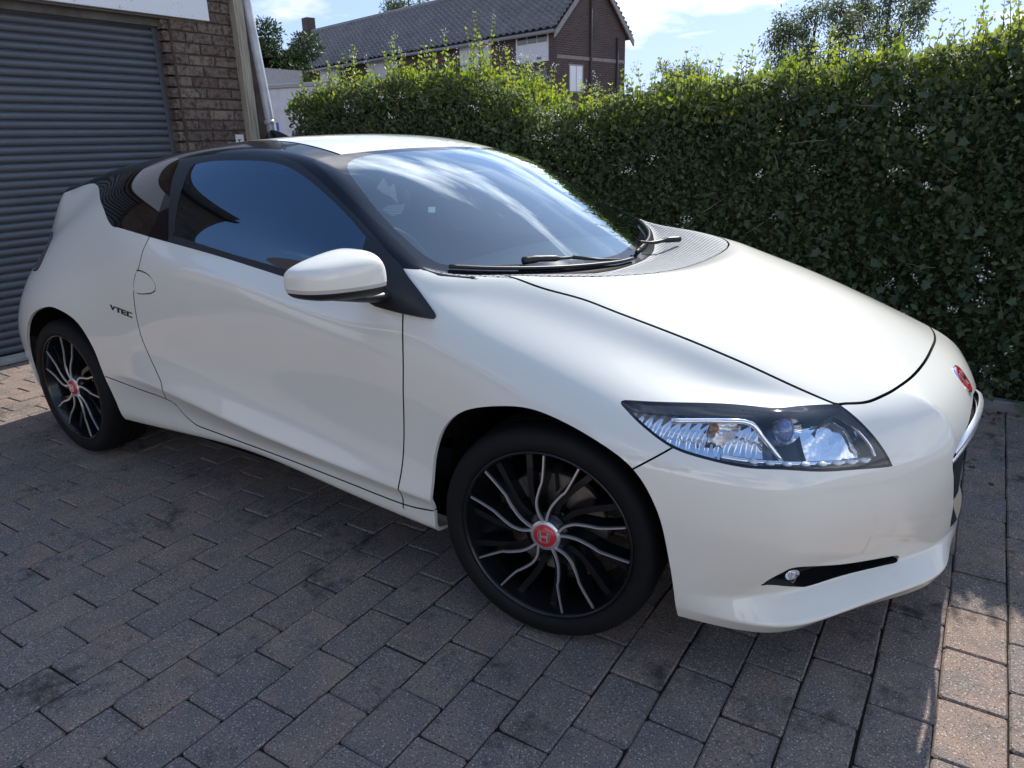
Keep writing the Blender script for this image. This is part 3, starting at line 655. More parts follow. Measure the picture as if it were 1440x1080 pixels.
# ------------------------------------------------------------------ lamps in the nose
def bowl(center,direction,r,depth,n=20,rings=6):
    d=Vector(direction).normalized(); u=d.cross(Vector((0,0,1))).normalized(); v=u.cross(d); c=Vector(center); V=[];F=[]
    for i in range(rings+1):
        t=i/rings; rr=r*t; off=-depth*(1-t*t)
        for k in range(n):
            a=2*math.pi*k/n; wob=1+.02*math.cos(6*a); V.append(c+u*(rr*math.cos(a)*1.25)+v*(rr*math.sin(a)*.8*wob)+d*off)
    for i in range(rings):
        for k in range(n): F.append((i*n+k,i*n+(k+1)%n,(i+1)*n+(k+1)%n,(i+1)*n+k))
    return V,F
def ball(center,r,n=16,m=10,sq=(1,1,1)):
    V=[];F=[]; c=Vector(center)
    for i in range(m+1):
        t=math.pi*i/m
        for k in range(n):
            a=2*math.pi*k/n; V.append(c+Vector((r*sq[0]*math.sin(t)*math.cos(a),r*sq[1]*math.sin(t)*math.sin(a),r*sq[2]*math.cos(t))))
    for i in range(m):
        for k in range(n): F.append((i*n+k,(i+1)*n+k,(i+1)*n+(k+1)%n,i*n+(k+1)%n))
    return V,F
S.closed(DIAG,lq,['lamp'],'lamp')            # keep label
sel=S.split(lambda V:poly_sd(DIAG(V),lq)+.006,S.pick(['lamp']))
for f,v in zip(sel,poly_sd(DIAG(S.cents(sel)),lq)):
    if v<-.006: S.L[f]='lamp_clear'
def mir(V,on): return [(v[0],-v[1] if on else v[1],v[2]) for v in V]
def flip(F,on): return [tuple(reversed(f)) for f in F] if on else F
lens=get(['lamp_clear']); border=get(['lamp'])
hs=S.pick(['lamp_clear','lamp']); hc=S.cents(hs); hd=DIAG(hc)[:,0]
outer=[f for f,a in zip(hs,hd) if a<.07]; inner=[f for f,a in zip(hs,hd) if a>=.07]; dark=[f for f,a in zip(hs,hd) if .10<a<.195]; bright=[f for f,a,c_ in zip(hs,hd,hc) if .185<a+.25*(c_[2]-.62)<.325 and c_[2]<.676 and c_[2]>.588]
for on in (False,True):
    hl=panel('headlight',*S.offset_copy(inner,-.050),M['lamp_satin'],car,0,mirror=on)
    panel('dark_bezel',*S.offset_copy(dark,-.048),M['lamp_black'],hl,0,mirror=on)
    panel('lens',*lens,M['lens'],hl,0,mirror=on)
    panel('lens_border',*border,M['frit'],hl,.03,mirror=on,fmat=M['lamp_black'])
    panel('side_reflector',*S.offset_copy(outer,-.034),M['lamp_facet'] if 'lamp_facet' in M else M['lamp_white'],hl,0,mirror=on)
    panel('main_reflector',*S.offset_copy(bright,-.040),M['lamp_facet'],hl,.015,mirror=on)
    for c,r,dp,mt in (((.425,-.735,.662),.034,.035,'lamp_white'),((.625,-.525,.628),.052,.05,'lamp_white')):
        V,F=bowl(c,(.80,-.58,.12),r,dp); mk('reflector',mir(V,on),flip(F,on),M[mt],hl,True)
    V,F=ball((.400,-.722,.660),.012); mk('indicator_bulb',mir(V,on),flip(F,on),M['amber'],hl,True)
    V,F=bowl((.535,-.655,.655),(.8,-.58,.1),.040,.03); mk('projector_shroud',mir(V,on),flip(F,on),M['chrome'],hl,True)
    V,F=ball((.530,-.640,.652),.030,sq=(.8,.8,1)); mk('projector_lens',mir(V,on),flip(F,on),M['blue_glass'],hl,True)
    b=MB(); pts=curve([(.33,-.800,.690),(.42,-.752,.692),(.475,-.712,.684),(.505,-.700,.650),(.545,-.688,.600)],5); b.tube(pts,[.006]*len(pts),6)
    mk('chrome_trim',mir(b.V,on),flip(b.F,on),M['chrome'],hl,True)
    b=MB(); pts=curve([(.610,-.500,.672),(.645,-.500,.648),(.690,-.494,.600),(.705,-.500,.575)],5); b.tube(pts,[.005]*len(pts),6)
    mk('inner_trim',mir(b.V,on),flip(b.F,on),M['lamp_white'],hl,True)
    base=curve([(.44,-.772,.614),(.47,-.757,.609),(.50,-.738,.604),(.565,-.690,.594),(.625,-.622,.582),(.675,-.560,.574),(.705,-.515,.570)],6)
    b=MB(); b.tube(base-np.array([.008,-.008,0]),[.007]*len(base),6); mk('light_strip',mir(b.V,on),flip(b.F,on),M['lamp_white'],hl,True)
    for k in range(8):
        t=curve([(.49,-.742,.607),(.55,-.700,.598),(.61,-.636,.587),(.66,-.575,.579),(.705,-.515,.573)],8)[k*4+1]
        V,F=ball(t+np.array([.000,-.000,.002]),.0085,10,6,(1.3,1.3,.6)); mk('led',mir(V,on),flip(F,on),M['led_white'] if 'led_white' in M else M['lamp_white'],hl,True)
# ------------------------------------------------------------------ grille, fog lamps
gs=S.pick(['grille'])
gv=S.offset_copy(gs,0)
gr=panel('grille',[(x-.075,y*.92,z) for x,y,z in gv[0]],gv[1],gv[2],M['dark_void'],car,0,both=True)
panel('grille_surround',[(x,y,z) for x,y,z in gv[0]],gv[1],[],M['satin_black'],gr,0) if False else None
# walls of the opening
wl=MB()
for a,b_ in borders(gv[2]):
    A,B=Vector(gv[0][a]),Vector(gv[0][b_])
    if abs(A.y)<2e-3 and abs(B.y)<2e-3: continue
    A2=Vector((A.x-.08,A.y*.92,A.z)); B2=Vector((B.x-.08,B.y*.92,B.z)); A=A-Vector((.0015,0,0)); B=B-Vector((.0015,0,0))
    wl.put([A,B,B2,A2],[(0,1,2,3)]); wl.put(mir([A,B,B2,A2],True),[(3,2,1,0)])
wl.build('grille_frame',M['satin_black'],gr)
for k in range(9):
    z=.30+k*.026; hw=.16+(z-.27)*.48
    b=MB(); b.tube([(.835+.0*abs(y)-.16*y*y*3,y*hw,z) for y in np.linspace(-1,1,13)],.0045,6); b.build('grille_slat',M['satin_black'],gr,True)
bar=curve([(.840,-.278,.518),(.858,-.20,.535),(.872,-.11,.550),(.877,0,.556),(.872,.11,.550),(.858,.20,.535),(.840,.278,.518)],6)
for dz,dxx,nm in ((.012,.004,'chrome_bar'),(-.012,.001,'chrome_bar')):
    V=[];F=[]
    for i,p in enumerate(bar):
        x,y,z=p; nrm=Vector((1,y*1.1,0)).normalized()
        for (o,h) in ((.000,.0105),(.010,.0085),(.013,0),(.010,-.0085),(.000,-.0105)):
            q=Vector((x+dxx,y,z+dz+h))+nrm*o; V.append(q)
    for i in range(len(bar)-1):
        for k in range(4): F.append((i*5+k,i*5+k+1,(i+1)*5+k+1,(i+1)*5+k))
    mk(nm,V,[tuple(reversed(f)) for f in F],M['satin_chrome'],gr,True)
b=MB(); b.box((.818,-.23,.345),(.830,.23,.455),bev=.004); pl=b.build('number_plate_holder',M['satin_black'],gr)
for on in (False,True):
    fv=S.offset_copy(S.pick(['fog']),0)
    fg=panel('fog_recess',[(x-.045,y+.035,z) for x,y,z in fv[0]],fv[1],fv[2],M['satin_black'],car,0,mirror=on)
    wl=MB()
    for a,b_ in borders(fv[2]):
        A,B=Vector(fv[0][a]),Vector(fv[0][b_]); o=Vector((-.047,.037,0)); e=Vector((-.001,.001,0))
        wl.put(mir([A+e,B+e,B+o,A+o],on),flip([(0,1,2,3)],on))
    wl.build('recess_wall',M['satin_black'],fg)
    V,F=bowl((.583,-.640,.299),(.75,-.62,.05),.016,.018)
    mk('fog_lamp',mir(V,on),flip(F,on),M['lamp_white'],fg,True)
    V,F=ball((.586,-.644,.299),.0165,sq=(.45,.9,1.0)); mk('fog_glass',mir(V,on),flip(F,on),M['lens'],fg,True)
# ------------------------------------------------------------------ wheels
SP_A=[(.040,97),(.052,103),(.067,106.3),(.092,104.3),(.118,98.8),(.140,94.6),(.156,92.3),(.188,90.8),(.227,90.1)]
SP_B=[(.040,84),(.061,82.4),(.087,78.3),(.114,73.0),(.135,69.4),(.149,67.2),(.188,66.2),(.228,65.8)]
def spoke_mesh(path,hw,y0,y1,taper=1.0):
    pts=curve(path,5); xy=np.array([(r*math.cos(math.radians(a)),r*math.sin(math.radians(a))) for r,a in pts]); V=[];F=[];n=len(xy)
    for i in range(n):
        t=xy[min(i+1,n-1)]-xy[max(i-1,0)]; t/=np.linalg.norm(t); nn=np.array([-t[1],t[0]]); h=hw*(1+(taper-1)*i/(n-1))
        a=xy[i]+nn*h; b=xy[i]-nn*h; a2=xy[i]+nn*h*1.35; b2=xy[i]-nn*h*1.35
        V+=[(a[0],y0,a[1]),(b[0],y0,b[1]),(b2[0],y1,b2[1]),(a2[0],y1,a2[1])]
    for i in range(n-1):
        for k in range(4): F.append((i*4+k,i*4+(k+1)%4,(i+1)*4+(k+1)%4,(i+1)*4+k))
    F+= [(3,2,1,0),((n-1)*4,(n-1)*4+1,(n-1)*4+2,(n-1)*4+3)]
    return V,F
WM={}
b=MB(); b.lathe([(.2405,-.004),(.239,-.009),(.235,-.010),(.231,-.006),(.229,.004),(.222,.02),(.214,.05),(.210,.12),(.212,.17),(.226,.185),(.236,.19)],72); b.lathe([(.045,.004),(.060,.012),(.066,.03),(.060,.055),(.0,.06)],32)
WM['wheel']=mesh(b.V,b.F,M['rim_black'],True)
b=MB(); pr=[(.237,.002),(.240,-.006),(.247,-.013),(.262,-.0165),(.278,-.0155),(.290,-.009),(.2985,.004),(.303,.018),(.3045,.034),(.3045,.052),(.297,.053),(.297,.061),(.3045,.062),(.305,.088),(.297,.089),(.297,.098),(.305,.099),(.3045,.125),(.297,.126),(.297,.135),(.3045,.136),(.3035,.16),(.298,.176),(.285,.19),(.262,.196),(.240,.19)]
b.lathe(pr,96); WM['tyre']=mesh(b.V,b.F,M['rubber'],True); WM['tyre'].set_sharp_from_angle(angle=math.radians(50))
for nm,pth in (('a',SP_A),('b',SP_B)):
    V,F=spoke_mesh(pth,.0062,.003,.048,.75); WM['body'+nm]=mesh(V,F,M['rim_black'],True); WM['body'+nm].set_sharp_from_angle(angle=.7)
    V,F=spoke_mesh(pth,.0031,-.0015,.0035,.58); WM['edge'+nm]=mesh(V,F,M['silver'])
V,F=spoke_mesh([(.05,42),(.09,44),(.14,38),(.19,33),(.229,31)],.008,.022,.06,1.1); WM['back']=mesh(V,F,M['rim_black'],True)
WM['back'].set_sharp_from_angle(angle=.7)
b=MB(); b.lathe([(.030,.0),(.0405,-.001),(.043,.004),(.043,.02)],40); WM['ring']=mesh(b.V,b.F,M['silver'],True)
b=MB(); b.lathe([(.0315,.004),(.0312,-.003),(.029,-.005),(.015,-.0065),(.0,-.007)],40); WM['cap']=mesh(b.V,b.F,M['red_cap'],True)
def hlogo(s,y,th,slant=.22,ring=True):
    """an H with flared posts inside a rounded outline, in the x-z plane"""
    m=MB()
    def quad(p): m.put([(x*s,y,z*s) for x,z in p]+[(x*s,y-th,z*s) for x,z in p],[(0,1,2,3),(7,6,5,4),(0,4,5,1),(1,5,6,2),(2,6,7,3),(3,7,4,0)])
    for sg in (-1,1):
        q=[(sg*.30,-.62),(sg*.52,-.62),(sg*.66,.66),(sg*.40,.66)]; quad(q if sg<0 else list(reversed(q)))
    quad([(.36,-.10),(-.36,-.10),(-.38,.16),(.38,.16)])
    if ring:
        R=[]; 
        for i in range(28):
            a=2*math.pi*i/28; c,sn=math.cos(a),math.sin(a); x=math.copysign(abs(c)**.55,c); z=math.copysign(abs(sn)**.55,sn); x*=.86+.12*z
            R.append((x,z*.82))
        for i in range(28):
            (x0,z0),(x1,z1)=R[i],R[(i+1)%28]; quad([(x0,z0),(x1,z1),(x1*.91,z1*.91),(x0*.91,z0*.91)])
    return m
h=hlogo(.0205,-.0066,.0012); WM['logo']=mesh(h.V,h.F,M['silver'])
b=MB(); b.lathe([(.055,.10),(.060,.078),(.142,.078),(.145,.081),(.145,.101),(.142,.104),(.06,.104)],56); WM['disc']=mesh(b.V,b.F,M['disc'],True); WM['disc'].set_sharp_from_angle(angle=.6)
b=MB()
for a in np.radians(np.linspace(95,160,6)[:-1]):
    Mx=Matrix.Rotation(-a,4,'Y'); b.box((.098,.055,-.02),(.155,.125,.02),Mx,.006)
WM['caliper']=mesh(b.V,b.F,M['iron'],True); WM['caliper'].set_sharp_from_angle(angle=.6)
b=MB(); b.lathe([(.0,.006),(.008,.006),(.0085,.012),(.0085,.03)],6); WM['nut']=mesh(b.V,b.F,M['steel_dark'])
def wheel(loc,rz,roll,side):
    wh=add('wheel',WM['wheel'],car,loc,(0,0,rz)); 
    add('tyre',WM['tyre'],wh); add('brake_disc',WM['disc'],wh); add('caliper',WM['caliper'],wh)
    for k in range(5):
        r=(0,roll-k*2*math.pi/5,0)
        for nm in 'ab':
            add('spoke',WM['body'+nm],wh,None,r); add('spoke_face',WM['edge'+nm],wh,None,r)
            add('inner_spoke',WM['back'],wh,None,(0,roll-k*2*math.pi/5-(math.radians(26) if nm=='a' else 0),0))
        a=roll+k*2*math.pi/5+.6; add('wheel_nut',WM['nut'],wh,(.05*math.cos(a),0,.05*math.sin(a)))
    add('hub_ring',WM['ring'],wh); c=add('hub_cap',WM['cap'],wh); add('cap_logo',WM['logo'],wh)
    return wh
ZW=.305
wheel((0,-.80,ZW),math.radians(8.5),0,-1); wheel((-2.435,-.80,ZW),0,-math.radians(4.0),-1)
wheel((0,.80,ZW),math.pi+math.radians(8.0),.9,1); wheel((-2.435,.80,ZW),math.pi,.3,1)
# arch liners, underbody
for on in (False,True):
    for x0,prof in ((0,[q for q in AF if q[1]>.235]),(-2.40,[q for q in AR if q[1]>(.25 if q[0]>-2.4 else .40)])):
        V=[];F=[]; n=len(prof); c=np.array([x0,.33])
        for (x,z) in prof:
            q=c+(np.array([x,z])-c)*1.03
            for yy in (-.845,-.60,-.45): V.append((q[0],yy if yy>-.8 else (-.828 if z>.5 else -.76),q[1]))
        for i in range(n-1):
            for k in range(2): F.append((i*3+k,(i+1)*3+k,(i+1)*3+k+1,i*3+k+1))
        i0=len(V); V.append((x0,-.45,.33)); F+=[(i*3+2,(i+1)*3+2,i0) for i in range(n-1)]
        mk('wheel_arch_liner',mir(V,on),flip(F,on),M['dark_void'],car)
b=MB(); b.box((-1.98,-.735,.215),(-.37,.735,.27)); b.box((-2.95,-.44,.23),(.70,.44,.285)); b.box((-.30,-.44,.28),(.50,.44,.60)); b.box((-.36,-.70,.28),(-.32,.70,.83)); b.box((-1.95,-.70,.27),(-1.90,.70,.62)); b.box((-2.9,-.44,.28),(-1.95,.44,.62))
b.box((-2.92,-.55,.60),(-1.93,.55,.66))
b.build('underbody',M['dark_void'],car)
for xx in (0,-2.435): MB().tube([(xx,-.70,.305),(xx,.70,.305)],.03).build('axle',M['dark_void'],car)
# inner structure behind the front end so that nothing shows through the openings
b=MB(); b.box((.30,-.60,.25),(.46,.60,.66)); b.build('radiator_support',M['dark_void'],car)
# ------------------------------------------------------------------ door mirrors
def mirror_shell():
    V=[];F=[];n=28
    #      y      xr    xf     zb    zt
    secs=[(-.860,-.478,-.452,.925,.958),(-.864,-.497,-.430,.915,.980),(-.876,-.51,-.414,.911,1.010),(-.892,-.522,-.408,.909,1.033),(-.925,-.54,-.410,.909,1.037),(-.965,-.552,-.420,.910,1.030),(-1.0,-.562,-.436,.913,1.022),(-1.03,-.570,-.456,.917,1.013),(-1.052,-.575,-.480,.923,1.005),(-1.066,-.578,-.505,.932,.996),(-1.071,-.578,-.528,.940,.988)]
    for (y,xr,xf,zb,zt) in secs:
        cx=xr+.02; cz=(zb+zt)/2
        for k in range(n):
            a=2*math.pi*k/n; c,s=math.cos(a),math.sin(a); e=.60
            px=math.copysign(abs(c)**e,c); pz=math.copysign(abs(s)**e,s)
            V.append((cx+(xf-cx)*px if px>0 else cx+(.02)*px,y,cz+(zt-zb)/2*pz))
    m=len(secs)
    for i in range(m-1):
        for k in range(n): F.append((i*n+k,i*n+(k+1)%n,(i+1)*n+(k+1)%n,(i+1)*n+k))
    F.append(tuple(reversed(range(n)))); F.append(tuple((m-1)*n+k for k in range(n)))
    return V,F
V,F=mirror_shell()
tmp=bpy.data.meshes.new('t'); tmp.from_pydata(V,[],F); ob=bpy.data.objects.new('t',tmp); COL.objects.link(ob)
md=ob.modifiers.new('s','SUBSURF'); md.levels=2; dgp=bpy.context.evaluated_depsgraph_get(); dgp.update(); ev=ob.evaluated_get(dgp).to_mesh()
mv=np.array([v.co[:] for v in ev.vertices]); mf=[tuple(p.vertices) for p in ev.polygons]; mn=np.array([v.normal[:] for v in ev.vertices]); ob.evaluated_get(dgp).to_mesh_clear(); bpy.data.objects.remove(ob)
SM=Shell(mv,mn,mf,[0]*len(mf),['m']*len(mf))
zl=lambda V:.9515+0*V[:,1]
sel=SM.split(lambda V:V[:,2]-zl(V),SM.pick(['m'])); sel=SM.split(lambda V:V[:,2]-zl(V)+.010,sel)
c=SM.cents(sel); zz=zl(c)
for f,q,z in zip(sel,c,zz): SM.L[f]='cap' if q[2]>z else ('strip' if q[2]>z-.010 else 'low')
def fold(o):
    piv=Vector((-.47,.86,0)); o.matrix_world=Matrix.Translation((-.30,-.04,0))@Matrix.Translation(piv)@Matrix.Rotation(math.radians(84),4,'Z')@Matrix.Translation(-piv)
for on in (False,True):
    mo=panel('mirror_cap',*SM.offset_copy(SM.pick(['cap']),0),P,car,.004,mirror=on)
    panel('mirror_base',*SM.offset_copy(SM.pick(['low']),-.0015),M['satin_black'],mo,.002,mirror=on)
    b=MB(); b.put(mir([(-.527,-.89,.925),(-.578,-1.03,.935),(-.578,-1.03,.995),(-.531,-.905,1.018)],on),flip([(0,1,2,3)],not on)); b.build('mirror_glass',M['chrome'],mo)
    panel('mirror_indicator',*SM.offset_copy(SM.pick(['strip']),-.001),M['strip_grey'],mo,.003,mirror=on)
    b=MB(); 
    secs=[((-.52,-.965,.914),.026,.007),((-.525,-.92,.907),.040,.011),((-.53,-.86,.898),.044,.016),((-.535,-.78,.888),.050,.022)]
    V=[];F=[]
    for (cx,cy,cz),hx,hz in secs:
        for k in range(12):
            a=2*math.pi*k/12; V.append((cx+hx*math.cos(a),cy,cz+hz*math.sin(a)))
    for i in range(3):
        for k in range(12): F.append((i*12+k,i*12+(k+1)%12,(i+1)*12+(k+1)%12,(i+1)*12+k))
    F.append(tuple(range(12)))
    mk('mirror_arm',mir(V,on),flip(F,not on),M['satin_black'],mo,True)
    if on: fold(mo)
# ------------------------------------------------------------------ wipers, aerial, badges
def surf(x,y,up=.0):
    """height of the untrimmed body above (x,y)"""
    return HIT(x,y)+up
from mathutils.bvhtree import BVHTree
BV=BVHTree.FromPolygons(co.tolist(),quads.tolist())
def HIT(x,y):
    h=BV.ray_cast(Vector((x,y,3)),Vector((0,0,-1))); return h[0].z
wp=curve([(-.402,-.640),(-.335,-.535),(-.262,-.39),(-.207,-.235),(-.172,-.06),(-.165,.05)],6)
b=MB(); b.tube([(x,y,HIT(x,y)+.010) for x,y in wp],.006,6); wi=b.build('wiper_blade',M['satin_black'],car,True)
b=MB(); pts=[(-.235,-.24,HIT(-.235,-.24)+.02),(-.245,-.30,HIT(-.245,-.30)+.025),(-.275,-.37,HIT(-.275,-.37)+.024),(-.30,-.42,HIT(-.30,-.42)+.016)]
b.tube(curve(pts,4),[.005]*5+[.010]*4+[.012]*4,8); pts=[(-.235,-.24,HIT(-.235,-.24)+.02),(-.195,-.13,HIT(-.195,-.13)+.016),(-.17,-.03,HIT(-.17,-.03)+.014)]; b.tube(pts,[.006,.0045,.004],6); b.build('wiper_arm',M['satin_black'],wi,True)
wp=curve([(-.185,.12),(-.215,.25),(-.255,.38),(-.31,.50),(-.385,.60)],6)
b=MB(); b.tube([(x,y,HIT(x,y)+.012) for x,y in wp],.006,6); wi=b.build('wiper_blade',M['satin_black'],car,True)
b=MB(); b.tube(curve([(-.20,.17,HIT(-.20,.17)+.035),(-.175,.24,HIT(-.175,.24)+.038),(-.15,.30,HIT(-.15,.30)+.034),(-.12,.35,HIT(-.12,.35)+.02)],5),[.005]*5+[.007]*5+[.011]*6,8); b.build('wiper_arm',M['satin_black'],wi,True)
# shark-fin aerial at the back of the roof
V=[];F=[]; n=12
fin=[(-1.98,.002,.004),(-1.93,.020,.030),(-1.90,.024,.046),(-1.87,.024,.050),(-1.83,.022,.040),(-1.78,.017,.022),(-1.73,.006,.006)]
for x,hw,hh in fin:
    for k in range(n):
        a=math.pi*k/(n-1); V.append((x-.02*math.sin(a)*hh*12,hw*math.cos(a)*(1-.55*math.sin(a)),hh*math.sin(a)))
for i in range(len(fin)-1):
    for k in range(n-1): F.append((i*n+k,(i+1)*n+k,(i+1)*n+k+1,i*n+k+1))
mk('aerial',[(x,y,HIT(x,0)-.004+z*1.35) for x,y,z in V],F,M['gloss_black'],car,True)
# nose badge: red oval with the chrome H
def on_nose(y,z):
    h=BV.ray_cast(Vector((2,y,z)),Vector((-1,0,0))); return h[0],h[1]
p0,nr=on_nose(-.026,.650); nr=Vector((nr.x,0,nr.z)).normalized(); up=Vector((-nr.z,0,nr.x)); sd_=Vector((0,1,0))
def plate(s1,s2,off,th,name,mat,parent):
    V=[];F=[];n=40
    for lv,sc in ((off-.012,1),(off,1),(off+th,.94)):
        for k in range(n):
            a=2*math.pi*k/n; yy=s1*sc*math.cos(a); V.append(p0+sd_*yy+up*(s2*sc*math.sin(a))+nr*(lv-1.0*yy*yy))
    for i in range(2):
        for k in range(n): F.append((i*n+k,i*n+(k+1)%n,(i+1)*n+(k+1)%n,(i+1)*n+k))
    F.append(tuple(2*n+k for k in range(n)))
    return mk(name,V,F,mat,parent,False)
em=plate(.046,.041,-.0005,.002,'nose_badge',M['chrome'],car); plate(.043,.038,.0012,.0015,'badge_field',M['red_cap'],em)
hl_=hlogo(.033,0,.003,ring=False); mk('badge_letter',[p0+sd_*x+up*z+nr*(.0030-y*.4-1.15*x*x) for x,y,z in hl_.V],hl_.F,M['chrome'],em)
# VTEC lettering on the quarter panel
def letters():
    G={'V':[[(0,1),(.22,1),(.52,.25),(.50,0)],[(1,1),(.50,0),(.52,.25),(.80,1)]],
       'T':[[(0,1),(0,.78),(1,.78),(1,1)],[(.38,.78),(.38,0),(.62,0),(.62,.78)]],
       'E':[[(0,1),(0,0),(.22,0),(.22,1)],[(.22,1),(.22,.84),(1,.84),(1,1)],[(.22,.58),(.22,.42),(.92,.42),(.92,.58)],[(.22,.16),(.22,0),(1,0),(1,.16)]],
       'C':[[(0,1),(0,0),(.22,0),(.22,1)],[(.22,1),(.22,.84),(1,.84),(1,1)],[(.22,.16),(.22,0),(1,0),(1,.16)]]}
    x=0; res=[]
    for ch,wd in (('V',.034),('T',.030),('E',.030),('C',.032)):
        m=MB()
        for q in G[ch]:
            pts=[]
            for u,v in q:
                lx=-1.892+x+u*wd+v*.004; lz=.7205+v*(.0185)-.118*(x+u*wd)
                h=BV.ray_cast(Vector((lx,-3,lz)),Vector((0,1,0))); pts.append((lx,h[0].y,lz))
            m.put([(a,b_-.0035,c) for a,b_,c in pts]+[(a,b_+.002,c) for a,b_,c in pts],[(0,1,2,3),(7,6,5,4),(0,4,5,1),(1,5,6,2),(2,6,7,3),(3,7,4,0)])
        res.append(m); x+=wd+.0065
    return res
for m in letters(): 
    bm=bmesh.new(); me=mesh(m.V,m.F); bm.from_mesh(me); bmesh.ops.recalc_face_normals(bm,faces=bm.faces[:]); bmk('badge_character',bm,M['satin_black'],car)
# ------------------------------------------------------------------ cabin
cab=[]
def loft(secs,n,fn,name,mat,parent,capends=True):
    V=[];F=[]
    for s_ in secs:
        for k in range(n): V.append(fn(s_,2*math.pi*k/n))
    m=len(secs)
    for i in range(m-1):
        for k in range(n): F.append((i*n+k,i*n+(k+1)%n,(i+1)*n+(k+1)%n,(i+1)*n+k))
    F.append(tuple(reversed(range(n)))); F.append(tuple((m-1)*n+k for k in range(n)))
    return mk(name,V,F,mat,parent,True)
def sup(a,e): c,s=math.cos(a),math.sin(a); return math.copysign(abs(c)**e,c),math.copysign(abs(s)**e,s)
for y0 in (-.36,.36):
    st=loft([(.46,.20,.045,-1.43),(.55,.24,.06,-1.44),(.70,.25,.065,-1.475),(.85,.245,.06,-1.515),(.95,.20,.05,-1.545),(.985,.12,.03,-1.555)],20,lambda s,a:(s[3]+s[2]*sup(a,.6)[1]+.05*abs(sup(a,.6)[0])**3,y0+s[1]*sup(a,.6)[0],s[0]),'seat',M['seat'],car)
    loft([(-1.46,.20,.05),(-1.30,.25,.065),(-1.10,.25,.065),(-.98,.22,.05)],20,lambda s,a:(s[0],y0+s[1]*sup(a,.6)[0],.43+s[2]*sup(a,.6)[1]+.04*abs(sup(a,.6)[0])**3),'seat_cushion',M['seat'],st)
    loft([(.965,.10,.035),(1.0,.13,.05),(1.06,.135,.052),(1.10,.10,.035)],18,lambda s,a:(-1.565+s[2]*sup(a,.7)[1],y0+s[1]*sup(a,.7)[0],s[0]),'headrest',M['seat_grey'],st)
dsh=loft([(-.70,.62,.70,.87),(-.62,.70,.62,.915),(-.48,.72,.60,.925),(-.36,.66,.60,.90),(-.24,.48,.6,.868)],24,lambda s,a:(s[0],s[1]*sup(a,.4)[0],(s[2]+s[3])/2+(s[3]-s[2])/2*sup(a,.45)[1]-.03*abs(sup(a,.4)[0])**2),'dashboard',M['dash'],car)
b=MB(); n=28
for k in range(n):pass
ring=[Vector((-.86,-.36,.84))+Matrix.Rotation(math.radians(-24),3,'Y')@Vector((0,.18*math.cos(2*math.pi*k/n),.18*math.sin(2*math.pi*k/n))) for k in range(n+1)]
b.tube(ring,.014,8,False); b.tube([Vector((-.86,-.36,.84)),Vector((-.70,-.36,.78))],.03,8)
for a in (0,math.pi,-math.pi/2): b.tube([Vector((-.85,-.36,.84)),Vector((-.86,-.36,.84))+Matrix.Rotation(math.radians(-24),3,'Y')@Vector((0,.175*math.cos(a),.175*math.sin(a)))],.016,6)
b.build('steering_wheel',M['satin_black'],car,True)
b=MB(); b.box((-.80,-.11,1.125),(-.775,.11,1.185),bev=.01); b.tube([(-.78,0,1.16),(-.79,0,1.183)],.01,8); b.build('rear_view_mirror',M['satin_black'],car,True)
b=MB(); b.box((-2.0,-.62,.27),(-.40,.62,.285)); b.box((-1.95,-.62,.62),(-1.80,.62,.95)); b.build('cabin_floor',M['dash'],car)
for on in (-1,1):
    b=MB(); b.box((-1.62,on*.735-.012,.30),(-.45,on*.735+.012,.86)); b.build('door_card',M['dash'],car)

# stickers on the inside of the windscreen: two striped tags and a small label
def stripes(name,c1,c2):
    m=MT(name); g=m.pos(); mp_=m.n('ShaderNodeMapping'); mp_.inputs['Rotation'].default_value=(.3,.2,.5); m.l(g,mp_.inputs['Vector']); w_=m.n('ShaderNodeTexWave'); w_.inputs['Scale'].default_value=55; w_.inputs['Distortion'].default_value=.3; m.l(mp_.outputs[0],w_.inputs['Vector'])
    m.color(m.ramp(w_.outputs['Fac'],[(.45,c1),(.55,c2)])); m.set(Roughness=.6); return m.m
for k,mt in (('stickA',stripes('red_striped_tag',(.14,.02,.015),(.28,.22,.2))),('stickB',stripes('grey_striped_tag',(.01,.01,.012),(.2,.2,.21))),('stickC',plain('small_label',(.6,.65,.62),.5))):
    pts=[(p[0],p[1],p[2]-.006) for p in FEAT[k]]; c=tuple(np.mean(pts,axis=0)); n=len(pts)
    mk('windscreen_sticker',pts+[c],[(i,(i+1)%n,n) for i in range(n)],mt,screen)

